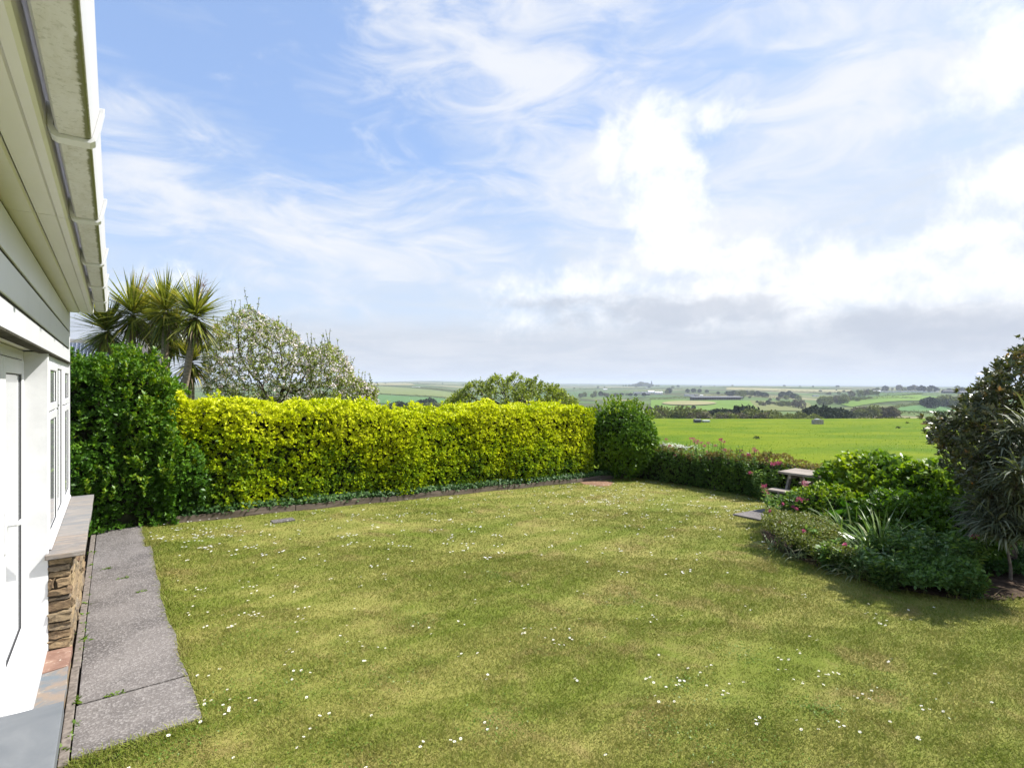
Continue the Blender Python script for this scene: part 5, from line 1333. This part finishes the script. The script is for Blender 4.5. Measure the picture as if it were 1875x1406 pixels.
# soft darker tufts of clover and moss within the turf
n = 3600; cl = np.array([tuple(W(u, v).xy) for u, v in [(450, 1276), (520, 1240), (690, 1235), (905, 1318), (1262, 1248), (1225, 1330), (1385, 1385), (1640, 1262), (1020, 1160), (600, 1398), (1360, 1195), (480, 1160), (900, 1050), (1150, 1100), (760, 1130), (1500, 1300), (330, 1360)]])
k = rng.integers(len(cl), size=n); xy = cl[k] + rng.normal(size=(n, 2)) * (0.07 + 0.16 * rng.uniform(0, 1, (len(cl), 1)))[k]; ok = lawn_free(xy[:, 0], xy[:, 1]); xy = xy[ok]; n = len(xy)
P = np.stack([xy[:, 0], xy[:, 1], ground(xy[:, 0], xy[:, 1]) + lawn_bump(xy[:, 0], xy[:, 1]) + rng.uniform(-0.012, 0.012, n)], 1)
struct(link('clover', leaf_mesh('clover', P, unit(rvec(n) * np.array([1, 1, 0.4]) + np.array([0, 0, 0.3])), unit(rvec(n) * 0.5 + np.array([0, 0, 1])), 0.014 * rng.uniform(0.6, 1.4, n), 0.010, rng.uniform(0, 0.6, n), M['weed_leaf'])), 'stuff')
# turf hanging over the bed edge
Pe = []
for p0, p1 in zip(bed_pts[:-1], bed_pts[1:]):
    m_ = int((p1 - p0).length * 420); f = rng.uniform(0, 1, m_)[:, None]; Pe.append(np.array(p0)[None] * (1 - f) + np.array(p1)[None] * f)
Pe = np.concatenate(Pe) + rng.normal(0, 0.035, (sum(map(len, Pe)), 2)); n = len(Pe); d = rvec(n); d[:, 2] = np.abs(d[:, 2]) * 0.5 + 0.4; d[:, 0] += 0.3
struct(link('bed_edge_grass', strap_mesh('bed_edge_grass', [straps(np.stack([Pe[:, 0], Pe[:, 1], ground(Pe[:, 0], Pe[:, 1]) - 0.015], 1), d, rng.uniform(0.03, 0.085, n), 0.005, 1.1, 3)], M['grass_blades'])), 'stuff')
# longer tufts along the path edge
n = 2600; y = rng.uniform(3.7, 9.2, n); xr = np.interp(y, [a for a, _ in PATH_R], [b_ for _, b_ in PATH_R]); xr = np.where(y > 8.08, 0.335, xr)
P = np.stack([xr + rng.uniform(-0.004, 0.05, n), y, np.full(n, -0.02)], 1)
k2 = 500; P2 = np.stack([rng.uniform(-0.2, 0.45, k2), rng.uniform(3.68, 3.745, k2), np.full(k2, -0.02)], 1); P = np.concatenate([P, P2]); n = len(P)
d = rvec(n); d[:, 2] = np.abs(d[:, 2]) * 0.5 + 0.5; d[:, 0] -= 0.25
struct(link('edge_grass', strap_mesh('edge_grass', [straps(P, d, rng.uniform(0.03, 0.075, n), 0.004, 1.0, 3)], M['grass_blades'])), 'stuff')

simple('daisy_petal', (0.82, 0.82, 0.80), 0.7, 0.1, 0.03); simple('daisy_eye', (0.62, 0.42, 0.03), 0.8, 0.1, 0.1); simple('daisy_stalk', (0.08, 0.14, 0.03), 0.7, 0.1, 0.1)
dm = []
for s in range(4):
    b = MB(); k = 11; tilt = [0.0, 0.25, -0.2, 0.35][s]; z0 = 0.028
    rot = lambda x, y, z: (x, y * math.cos(tilt) - z * math.sin(tilt), z0 + y * math.sin(tilt) + z * math.cos(tilt))
    for i in range(k):
        a = 2 * math.pi * i / k; w = 0.24
        b.poly([rot(0.003 * math.cos(a), 0.003 * math.sin(a), 0), rot(0.009 * math.cos(a - w), 0.009 * math.sin(a - w), 0.0018), rot(0.0125 * math.cos(a), 0.0125 * math.sin(a), 0.001), rot(0.009 * math.cos(a + w), 0.009 * math.sin(a + w), 0.0018)])
    b.cur = 1; b.poly([rot(0.0038 * math.cos(2 * math.pi * i / 7), 0.0038 * math.sin(2 * math.pi * i / 7), 0.002) for i in range(7)])
    for i in range(7):
        a, c = 2 * math.pi * i / 7, 2 * math.pi * (i + 1) / 7; b.poly([rot(0.0042 * math.cos(a), 0.0042 * math.sin(a), 0.0002), rot(0.0042 * math.cos(c), 0.0042 * math.sin(c), 0.0002), rot(0.0038 * math.cos(c), 0.0038 * math.sin(c), 0.002), rot(0.0038 * math.cos(a), 0.0038 * math.sin(a), 0.002)])
    b.cur = 2; b.tube([(0, 0, -0.01), (0, 0, z0)], 0.0011, 3, cap=False); dm.append(b.mesh('daisy', [M['daisy_petal'], M['daisy_eye'], M['daisy_stalk']]))
dp = []
clusters = [(1085, 900, 60, 130), (1180, 905, 70, 150), (1330, 925, 70, 120), (1000, 905, 90, 60), (860, 920, 120, 70), (700, 940, 120, 80), (480, 965, 140, 110), (330, 985, 60, 70), (560, 1000, 160, 60), (760, 1000, 160, 30),
            (1230, 960, 120, 60), (1130, 985, 160, 40), (430, 1085, 90, 30), (480, 1130, 70, 14), (600, 1340, 110, 14), (430, 1250, 60, 12), (640, 1200, 150, 12), (960, 1160, 160, 8), (1000, 1160, 40, 8), (1250, 1120, 120, 16), (1260, 1240, 60, 20), (1500, 1240, 60, 14), (1650, 1270, 90, 14),
            (1640, 1120, 60, 9), (1480, 1330, 70, 6), (1130, 1020, 200, 30), (900, 1060, 250, 22), (560, 1180, 200, 26), (1400, 1180, 200, 18), (1100, 1290, 300, 12), (520, 1395, 120, 10), (1620, 1350, 150, 6)]
for (u, v, s, n) in clusters:
    for _ in range(n):
        if random.random() < 0.45 and dp and dp[-1][3] == (u, v): 
            q = dp[-1]; x, y = q[0] + random.gauss(0, 0.045), q[1] + random.gauss(0, 0.045)
        else:
            vv = max(v + random.gauss(0, s * 0.28), 868); p = W(u + random.gauss(0, s), vv); x, y = p.x, p.y
        if lawn_free(np.array([x]), np.array([y]))[0]: dp.append((x, y, x * FX + y * FY, (u, v)))
dp.sort(key=lambda q: q[2])
for i, (x, y, t, _) in enumerate(dp[:300]):
    o = link('daisy', dm[i % 4], None, (x, y, lz(x, y)), random.uniform(0, 6.28)); s = random.uniform(0.8, 1.2); o.scale = (s * 0.76, s * 0.76, s * random.uniform(0.7, 1.0))
    zone = 'beside the concrete path' if x < 1.3 else 'near the flower bed' if min(math.hypot(x - q.x, y - q.y) for q in bed_pts) < 1.0 else 'towards the golden hedge' if y > 6.2 else 'in the middle of the open lawn'
    tag(o, 'tiny white daisy with yellow eye ' + zone, 'daisy', 'daisies of the lawn ' + zone)
V, Fc = [], []; rest = dp[300:]
P = np.repeat(np.array([(x, y, lz(x, y) + 0.028) for x, y, _, _ in rest]), 8, 0); a_ = np.tile(np.arange(8) * math.pi / 4, len(rest)); D = np.stack([np.cos(a_), np.sin(a_), 0 * a_ + 0.2], 1)
struct(link('daisies', leaf_mesh('daisies', P, D, np.tile([0, 0, 1.0], (len(D), 1)), 0.014, 0.010, rng.uniform(0, 1, len(D)), M['white_flower'])), 'stuff')

# ------------------------------------------------------------------ the valley: pastures, hedgerows, woods, farms
def pasture(name, quad, mat, lift=0.35, n=14):
    c = [far_hit(*p) for p in quad]; s, t = np.meshgrid(np.linspace(0, 1, n), np.linspace(0, 1, n))
    X = (c[0].x * (1 - s) + c[1].x * s) * (1 - t) + (c[3].x * (1 - s) + c[2].x * s) * t; Y = (c[0].y * (1 - s) + c[1].y * s) * (1 - t) + (c[3].y * (1 - s) + c[2].y * s) * t
    R = np.hypot(X, Y); return struct(grid_sheet(name, X, Y, terr(X, Y) + lift + R * 0.0006, M[mat]))


# quads: photo pixels (left near, right near, right far, left far)
pasture('pasture', [(690, 738), (830, 744), (835, 733), (690, 722)], 'pasture_cool')
pasture('pasture', [(690, 720), (838, 730), (836, 720), (690, 706)], 'pasture_dull')
pasture('pasture', [(675, 705), (760, 705), (752, 700.5), (675, 700)], 'stubble')
pasture('pasture', [(1190, 752), (1390, 752), (1372, 733), (1192, 732)], 'pasture_bright')
pasture('pasture', [(1390, 752), (1500, 752), (1480, 737), (1372, 733)], 'rough_grass')
pasture('pasture', [(1560, 745), (1770, 728), (1700, 725), (1530, 737)], 'pasture_bright')
pasture('pasture', [(1640, 752), (1790, 757), (1790, 728), (1650, 744)], 'pasture_cool')
pasture('pasture', [(1600, 731), (1680, 729), (1690, 722), (1610, 727)], 'pasture_bright')
pasture('pasture', [(1330, 714), (1555, 717), (1560, 713), (1330, 709)], 'stubble')
pasture('pasture', [(1315, 708.6), (1460, 709.4), (1440, 707.6), (1325, 707.4)], 'pasture_dull')
pasture('pasture', [(1490, 766), (1580, 764), (1570, 752), (1500, 750)], 'rough_grass')
b = MB(); c0 = far_hit(1262, 739); n = 28; ring = []
for i in range(n):
    w = 2 * math.pi * i / n; q = far_hit(1262 + 50 * math.cos(w), 739 + 4.0 * math.sin(w)); ring.append(q)
for i in range(n):
    for f0, f1 in ((0, .5), (.5, 1)):
        qs = []
        for q, f in ((ring[i], f0), (ring[i], f1), (ring[(i + 1) % n], f1), (ring[(i + 1) % n], f0)):
            x, y = c0.x + (q.x - c0.x) * f, c0.y + (q.y - c0.y) * f; qs.append((x, y, float(terr(x, y)) + 1.3 + 0.0008 * math.hypot(x, y)))
        b.poly(qs[1:] if f0 == 0 and False else qs)
struct(b.build('mown_oval', M['stubble']))


def clump_mesh(name, n, R, leaf, mat, seed, lumps=9, trunk=True, conical=False):
    r = np.random.default_rng(seed); P, N = ell_points(n, (0, 0, R[2] * 0.95), R, seed, lumps, 0.45, 0.12, 0.0)
    D = unit(N + 0.8 * rvec(len(P))); vs = np.clip(0.45 + 0.3 * lump_noise(P, 6 / max(R), seed, 3), 0, 1)
    V, Fc = leaf_arrays(P, D, unit(N + 0.5 * rvec(len(P))), leaf * rng.uniform(0.6, 1.2, len(P)), leaf * 0.75)
    crown = np_mesh('crown', V, Fc, M[mat], {'var': np.repeat(vs, 4)})
    b = MB(); b.tube([(0, 0, -1.0), (0.1, 0, R[2] * 0.5), (0, 0.1, R[2] * 1.2)], [R[0] * 0.09, R[0] * 0.07, R[0] * 0.03], 5, cap=False)
    return crown, b.mesh('trunk', M['bark_dark'])


KIND = {'olive': [clump_mesh('t', 620, (3.2, 3.2, 3.2), 0.9, 'wood_olive', 101 + i) for i in range(3)],
        'brown': [clump_mesh('t', 560, (2.8, 2.8, 3.0), 0.8, 'wood_brown', 111 + i) for i in range(2)],
        'pine': [clump_mesh('t', 620, (3.4, 3.4, 2.8), 0.95, 'wood_pine', 121 + i) for i in range(3)],
        'fresh': [clump_mesh('t', 560, (3.0, 3.0, 2.8), 0.85, 'wood_fresh', 131 + i) for i in range(2)]}
LAB = {'olive': 'olive-green round-headed tree in the valley woods', 'brown': 'brownish barely leafed tree in the valley woods', 'pine': 'dark evergreen tree in the valley', 'fresh': 'pale spring-green tree in the valley woods'}
tcount = 0


def far_tree(kind, p, s, label=None, group=None):
    global tcount
    cr, tr = KIND[kind][tcount % len(KIND[kind])]; tcount += 1
    o = thing({'pine': 'evergreen_tree'}.get(kind, 'valley_tree'), label or LAB[kind], 'tree', p, random.uniform(0, 6.28), group or {'pine': 'dark evergreens of the valley', 'olive': 'olive-green valley trees', 'brown': 'brown valley trees', 'fresh': 'pale green valley trees'}[kind])
    o.scale = (s * random.uniform(0.9, 1.15), s * random.uniform(0.9, 1.15), s * random.uniform(0.85, 1.1)); link('crown', cr, o); link('trunk', tr, o); return o


# belt of trees below the near field: (u range, depth, tree-top v, kinds)
random.seed(5)
for (u0, u1, t, vtop, n, kinds, where) in [
        (1185, 1290, 250, 749, 26, ['olive', 'fresh', 'brown'], 'in the scrub belt behind the field hut'), (1280, 1420, 265, 754, 28, ['olive', 'brown', 'fresh'], 'in the scrub belt between hut and water trough'),
        (1305, 1380, 290, 745, 13, ['pine'], 'in the dark row below the long shed'), (1385, 1425, 290, 754, 5, ['pine'], 'in the short dark row left of the trough'),
        (1420, 1500, 270, 758, 14, ['fresh', 'olive'], 'just behind the water trough'), (1480, 1548, 300, 744, 16, ['pine'], 'in the big dark clump behind the trough'),
        (1565, 1640, 420, 743, 16, ['brown', 'brown', 'olive'], 'in the copse at the foot of the right green slopes'), (1480, 1570, 240, 766, 10, ['olive', 'fresh'], 'at the foot of the big dark clump'),
        (1580, 1730, 200, 763, 20, ['olive', 'brown', 'fresh'], 'along the far field hedge by the bronze shrub'), (1740, 1800, 210, 762, 8, ['olive'], 'behind the bronze shrub'),
        (715, 750, 480, 733, 6, ['pine'], 'just above the golden hedge left of the fruit tree'), (765, 792, 560, 729, 5, ['pine'], 'in the pair of dark tufts left of the fruit tree'),
        (750, 850, 520, 736, 16, ['brown', 'olive'], 'in the valley copse left of the fruit tree'), (650, 720, 500, 741, 9, ['olive', 'brown'], 'behind the apple tree'), (1000, 1190, 420, 745, 20, ['olive', 'brown'], 'between the fruit tree and the rounded bush'),
        (1385, 1470, 780, 733, 14, ['brown', 'olive', 'pine'], 'in the scrub right of the long shed'), (1500, 1600, 950, 724, 20, ['brown', 'olive', 'fresh'], 'in the wooded dip below the stubble field'), (1690, 1790, 760, 725, 14, ['olive', 'pine'], 'in the strip below the big dark barn'),
        (1330, 1400, 1250, 714, 12, ['pine', 'olive'], 'round the low barns under the stubble field'), (1060, 1180, 1300, 718, 14, ['pine', 'olive', 'brown'], 'on the plain left of the white farm')]:
    for i in range(n):
        u = u0 + (u1 - u0) * (i + random.random()) / n; tt = t * random.uniform(0.92, 1.08); p = at_range(u, tt)
        need = (CAMZ - (vtop + random.uniform(-2, 5) * min(1, 400 / t) - HV) / F * tt) - p.z; s = max(0.6, min(need / 5.6, 3.4)); k = random.choice(kinds)
        far_tree(k, p, s, {'olive': 'olive-green tree ', 'brown': 'brownish bare tree ', 'pine': 'dark evergreen tree ', 'fresh': 'pale green tree '}[k] + where, {'olive': 'olive-green trees ', 'brown': 'brownish trees ', 'pine': 'dark evergreens ', 'fresh': 'pale green trees '}[k] + where)
# scattered trees further off: (u, v of foot, height px, kind)
for (u, v, hpx, kind) in [(1100, 724, 9, 'pine'), (1090, 722, 7, 'olive'), (1225, 719, 10, 'pine'), (1221, 720, 7, 'olive'), (1259, 718, 8, 'pine'), (1270, 717.5, 8.5, 'pine'), (1281, 718, 7.5, 'pine'), (1294, 718, 6, 'pine'), (1315, 721, 6, 'pine'), (1358, 729, 8, 'olive'), (1373, 728, 4, 'pine'),
                          (1380, 723, 8, 'pine'), (1433, 728, 13, 'pine'), (1445, 727, 13, 'pine'), (1455, 729, 12, 'pine'), (1440, 731, 9, 'olive'), (1425, 733, 9, 'brown'), (1462, 732, 10, 'fresh'), (1500, 738, 9, 'brown'), (1512, 739, 8, 'brown'), (1410, 733, 6, 'brown'), (1270, 748, 8, 'pine'), (1203, 748, 8, 'pine'),
                          (1560, 727, 12, 'brown'), (1575, 725, 12, 'olive'), (1585, 724, 12, 'brown'), (1595, 722, 11, 'fresh'), (1545, 729, 9, 'olive'), (1530, 732, 9, 'olive'), (1605, 722, 9, 'olive')]:
    p = far_hit(u, v); t = p.x * FX + p.y * FY; w_ = {'olive': 'olive-green single tree ', 'brown': 'brownish single tree ', 'pine': 'dark single evergreen ', 'fresh': 'pale green single tree '}[kind] + ('near the white farm' if u < 1235 else 'near the long shed' if u < 1400 else 'in the valley below the stubble field'); far_tree(kind, p, hpx / F * t / 6.0, w_, w_)
for i in range(40):   # clumps along the right-hand skyline and the left skyline
    u = 1500 + 320 * (i + random.random()) / 40; p = at_range(u, random.uniform(1500, 2100)); hh = random.choice([4, 5, 7, 9, 11]) if u > 1600 else random.choice([3, 4, 5])
    k = random.choice(['pine', 'olive', 'pine', 'brown']); w_ = {'olive': 'olive-green', 'brown': 'brownish', 'pine': 'dark'}[k] + ' tree on the skyline round the caravans and dark barn'; far_tree(k, p, hh / F * 1800 / 6.0, w_, w_)
for i in range(26):
    u = 660 + 880 * (i + random.random()) / 26; p = at_range(u, random.uniform(2600, 3600)); k = random.choice(['pine', 'olive']); w_ = {'olive': 'tiny hazy olive tree on the far plain', 'pine': 'tiny hazy dark tree on the far plain'}[k]; far_tree(k, p, random.choice([2.5, 3, 4, 5]) / F * 3000 / 6.0, w_, w_)
for i in range(16):
    u = 1140 + 66 * (i + random.random()) / 16; p = at_range(u, 3900 + random.uniform(-60, 60)); far_tree('olive', p, 1.25 * (2.5 + 4.5 * math.exp(-((u - 1176) / 14) ** 2)) / F * 3900 / 6.0, 'hazy tree of the wooded hill by the church tower', 'trees of the church hill')


def hedgerow(label, pix, h, w, mat='wood_olive', t=None, gap=1.6):
    pts = [far_hit(*p) if len(p) == 2 else at_range(p[0], p[1]) for p in ([(u, tt) + (0,) for u, tt in pix] if t else pix)] if not t else [at_range(u, tt) for u, tt in pix]
    P = []
    for a, c in zip(pts[:-1], pts[1:]):
        L = (c - a).length; m_ = max(2, int(L / gap * 9))
        f = rng.uniform(0, 1, m_); x = a.x + (c.x - a.x) * f; y = a.y + (c.y - a.y) * f
        P.append(np.stack([x, y, terr(x, y)], 1))
    P = np.concatenate(P); n = len(P); hh = h * (0.8 + 0.5 * lump_noise(P, 0.35, 7, 2)).clip(0.35, 1.6)
    P = P + np.stack([rng.normal(0, w / 2, n), rng.normal(0, w / 2, n), hh * rng.uniform(0, 1, n)], 1)
    sz = gap * 0.65
    me = leaf_mesh('hedgerow', P, unit(rvec(n) + np.array([0, 0, .3])), rvec(n), sz * rng.uniform(0.6, 1.2, n), sz * 0.75, np.clip(rng.normal(0.45, 0.22, n), 0, 1), M[mat])
    return tag(link('hedgerow', me), label, 'hedgerow', None)


hedgerow('dark hedge closing the far side of the near green field below the dark pines', [(1340, 111), (1420, 112), (1480, 111), (1566, 111)], 1.0, 1.0, 'wood_olive', t=True, gap=0.55)
hedgerow('dark bushy hedge on the far field edge beside the bronze shrub', [(1582, 111), (1640, 110), (1720, 111), (1790, 110)], 1.6, 1.4, 'wood_olive', t=True, gap=0.6)
hedgerow('sparse hedge on the field edge behind the wooden hut', [(1185, 112), (1270, 111), (1340, 111)], 0.6, 1.2, 'wood_fresh', t=True, gap=0.5)
for lab, px, h in [('hedgerow under the broad dull pasture on the left hillside', [(690, 721), (760, 725), (836, 731.5)], 3), ('hedgerow over the dull pasture below the pale stubble strip', [(680, 706.2), (750, 709), (838, 719)], 5),
                   ('hedgerow dividing the two right-hand green slopes', [(1632, 748.5), (1680, 741), (1720, 733), (1745, 728)], 4), ('hedgerow above the lit green slope on the right', [(1530, 736), (1590, 732), (1680, 729.5)], 4),
                   ('hedgerow above the small lit field under the caravans', [(1600, 727), (1650, 724.5), (1690, 721)], 4), ('hedgerow along the top of the pale stubble field', [(1330, 708.8), (1450, 710), (1560, 713)], 5),
                   ('hedgerow below the pale stubble field', [(1330, 714.8), (1440, 716), (1555, 717.8)], 6), ('hedgerow running right of the long shed', [(1330, 723.5), (1400, 728), (1450, 730)], 4),
                   ('hedgerow behind the long shed and bright pasture', [(1190, 731), (1250, 728.5), (1330, 723)], 4), ('thick hedgerow at the foot of the right green slope', [(1640, 757), (1720, 759), (1790, 760)], 4),
                   ('far hedgerow crossing the hazy left plain', [(700, 701), (800, 703.5), (900, 707)], 6), ('far hedgerow under the church hill', [(1060, 712), (1140, 711), (1250, 712)], 6)]:
    hedgerow(lab, px, h, h * 0.7, 'wood_olive', gap=max(1.2, h * 0.45))


def house_at(name, label, cat, p, L, D_, H, roof_h, wall, roof, yaw=0.0, windows=3, group=None):
    o = thing(name, label, cat, p, -YAW + yaw, group); b = MB(); b.box(-L / 2, L / 2, -D_ / 2, D_ / 2, -2.0, H); b.build('wall', M[wall], o)
    b = MB(); e = min(0.5, D_ * 0.12); b.prism([(-D_ / 2 - e, H - 0.1), (D_ / 2 + e, H - 0.1), (D_ / 2 + e, H + 0.1), (0, H + roof_h), (-D_ / 2 - e, H + 0.1)], 'x', -L / 2 - e, L / 2 + e); b.build('roof', M[roof], o)
    for i in range(windows):
        x = -L / 2 + L * (i + 0.5) / windows; b = MB(); b.box(x - 0.7, x + 0.7, -D_ / 2 - 0.08, -D_ / 2 + 0.05, H * 0.35, H * 0.72); b.build('window', M['farm_dark'], o)
    return o


# long open-fronted shed
p = far_hit(1314, 732.5); t = p.x * FX + p.y * FY; L = 92 / F * t; H = 6.5 / F * t
sh = thing('long_shed', 'long low dark shed with a row of posts beside the mown oval', 'shed', p, -YAW)
b = MB(); b.box(-L / 2, L / 2, 6, 14, -1, H * 0.9); b.build('wall', M['farm_brown'], sh)
b = MB(); b.prism([(-1.0, H * 0.86), (15, H * 1.12), (15, H * 1.2), (-1.0, H * 0.96)], 'x', -L / 2 - 1, L / 2 + 1); b.build('roof', M['farm_slate'], sh)
for i in range(22):
    x = -L / 2 + L * i / 21; b = MB(); b.box(x - 0.35, x + 0.35, -0.4, 0.4, -1.0, H * 0.9); b.build('post', M['farm_slate'], sh)
for u, v, wpx, hpx, lab, wall, roof in [
        (1166, 720, 12, 3.2, 'long white farm building at the left of the white group', 'farm_white', 'farm_slate'), (1179, 721, 9, 4.2, 'white farmhouse with slate roof beside the long white building', 'farm_white', 'farm_slate'),
        (1192, 719.5, 11, 5.0, 'tall white-gabled house in the middle of the white group', 'farm_white', 'farm_white'), (1206, 720.5, 13, 4.5, 'white house at the right end of the white group', 'farm_white', 'farm_white'),
        (1186, 722.5, 7, 4.0, 'dark gabled barn in front of the white houses', 'farm_dark', 'farm_slate'), (1184, 711.5, 6, 2, 'tiny white house under the church hill', 'farm_white', 'farm_slate'), (1108, 713, 7, 2, 'tiny white house on the hazy plain', 'farm_white', 'farm_white'),
        (1257, 724.5, 7, 3.8, 'white cottage at the left of the cottage row by the long shed', 'farm_white', 'farm_slate'), (1266, 724.2, 8, 3.4, 'white cottage with dark roof in the middle of the row', 'farm_white', 'farm_slate'), (1275, 724, 6, 3.0, 'brown barn closing the cottage row', 'farm_brown', 'farm_slate'), (1284, 724.4, 5, 2.4, 'small white outbuilding beyond the cottage row', 'farm_white', 'farm_white'),
        (1345, 718.5, 10, 2.2, 'low pale barn behind the valley evergreens', 'farm_slate', 'farm_slate'), (1365, 718, 12, 2.2, 'low brown barn behind the valley evergreens', 'farm_brown', 'farm_slate'), (1493, 725, 9, 2.4, 'low whitish barn among the scrub', 'farm_white', 'farm_slate'), (762, 708.5, 14, 1.2, 'long pale glasshouse roof on the left hillside', 'farm_white', 'farm_white'),
        (1605, 716.5, 14, 2.6, 'pale blue-grey barn left of the caravans', 'farm_slate', 'farm_white'), (1738, 719, 24, 5.5, 'big dark barn on the right skyline', 'farm_dark', 'farm_dark'), (1770, 720, 28, 4.5, 'low brown barn beside the big dark barn', 'farm_brown', 'farm_slate')]:
    p = far_hit(u, v); t = p.x * FX + p.y * FY; k = t / F; house_at('farm_building', lab, 'building', p, wpx * k, min(wpx, 7) * k, hpx * k * 0.6, hpx * k * 0.45, wall, roof, windows=0 if wall in ('farm_dark', 'farm_slate') else 3)
for i in range(16):
    u = 1608 + 112 * (i + 0.3 * random.random()) / 16; p = far_hit(u, 717.8 - 0.8 * (i % 2)); t = 1.25 * (p.x * FX + p.y * FY)
    o = thing('caravan', 'white static caravan in the park on the right skyline', 'caravan', p, -YAW + random.uniform(-.3, .3), 'caravans on the right skyline'); k = t / F
    b = MB(); b.box(-2.6 * k, 2.6 * k, -1.2 * k, 1.2 * k, 0.0, 1.6 * k); b.build('body', M['farm_white'], o, bevel=0.2 * k); b = MB(); b.prism([(-1.3 * k, 1.6 * k), (1.3 * k, 1.6 * k), (0, 2.0 * k)], 'x', -2.7 * k, 2.7 * k); b.build('roof', M['farm_slate'], o)
p = at_range(1193, 3850); k = 5.0
ch = thing('church_tower', 'tiny slender church tower with spire on the far wooded hill', 'tower', p, -YAW); b = MB(); b.box(-0.9 * k, 0.9 * k, -0.9 * k, 0.9 * k, -2 * k, 4.5 * k); b.build('tower', M['farm_slate'], ch)
b = MB(); n0 = [(-0.9 * k, -0.9 * k, 4.5 * k), (0.9 * k, -0.9 * k, 4.5 * k), (0.9 * k, 0.9 * k, 4.5 * k), (-0.9 * k, 0.9 * k, 4.5 * k)]
for i in range(4): b.poly([n0[i], n0[(i + 1) % 4], (0, 0, 9 * k)])
b.build('spire', M['farm_slate'], ch)
# things standing on the near field


def field_p(u, v):
    p = W(u, v); return Vector((p.x, p.y, float(ground(p.x, p.y))))


p = field_p(1497, 775.5); o = thing('water_trough', 'small pale stone water trough standing in the green field', 'trough', p, -YAW)
b = MB(); L = 0.55; b.box(-L, L, -0.35, -0.28, 0, 0.55); b.box(-L, L, 0.28, 0.35, 0, 0.55); b.box(-L, -L + 0.07, -0.28, 0.28, 0, 0.55); b.box(L - 0.07, L, -0.28, 0.28, 0, 0.55); b.box(-L + 0.07, L - 0.07, -0.28, 0.28, 0, 0.3); b.build('basin', M['farm_timber'], o)
b = MB(); b.box(-0.2, 0.15, -0.36, 0.36, 0.551, 0.66); b.build('cover', M['farm_white'], o)
p = field_p(1277, 772.5); house_at('field_hut', 'small brown wooden hut at the far left edge of the field', 'hut', p, 0.75, 0.6, 0.3, 0.18, 'farm_timber', 'farm_slate', windows=1)
p = field_p(1293, 772); house_at('field_hut', 'tiny low white-roofed hut next to the brown hut', 'hut', p, 0.8, 0.5, 0.2, 0.1, 'farm_timber', 'farm_white', windows=0)
for u, v, lab in [(1388, 803, 'dark clod lying in the middle of the green field'), (1645, 783, 'dark clod lying in the field towards the bronze shrub'), (1661, 774, 'small dark tussock near the far field hedge')]:
    p = field_p(u, v); n = 40; q = rng.normal(size=(n, 3)) * np.array([0.14, 0.1, 0.05]) + np.array([0, 0, 0.06]); q[:, 2] = np.abs(q[:, 2])
    tag(link('tussock', leaf_mesh('tussock', q, unit(rvec(n) + np.array([0, 0, .4])), rvec(n), 0.14, 0.06, rng.uniform(0, .4, n), M['wood_pine']), None, p), lab, 'tussock', 'clods and tussocks in the field')
# rough grass tufts over the near field
n = 9000; t = 13 + 60 * rng.uniform(0, 1, n) ** 1.7; u = rng.uniform(1080, 1900, n); r = (u - CU) / F * t; x = FX * t + RX * r; y = FY * t + RY * r; k = x > 12.4; x, y, t = x[k], y[k], t[k]; n = len(x)
P = np.stack([x, y, ground(x, y) - 0.02], 1); d = rvec(n); d[:, 2] = np.abs(d[:, 2]) + 0.6
leaf_mat('meadow_blade', [(0, (0.10, 0.18, 0.004)), (0.6, (0.15, 0.23, 0.006)), (1, (0.24, 0.29, 0.03))], 0.3, 0.5, 0.2)
struct(link('meadow_tufts', strap_mesh('meadow_tufts', [straps(P, d, rng.uniform(0.04, 0.11, n), 0.006 + 0.0008 * t, 1.0, 2)], M['meadow_blade'])), 'stuff')

# ------------------------------------------------------------------ haze
m, o = new_mat('haze_air'); pvn = m.node_tree.nodes.new('ShaderNodeVolumePrincipled'); pvn.inputs['Color'].default_value = (0.80, 0.88, 1.0, 1); pvn.inputs['Density'].default_value = 0.00013; pvn.inputs['Anisotropy'].default_value = 0.0
m.node_tree.links.new(pvn.outputs[0], o.inputs['Volume'])
b = MB(); b.box(-23000, 23000, -23000, 23000, ZMIN - 1.5, max(ZMAX + 45, 40)); struct(b.build('haze', m), 'stuff')
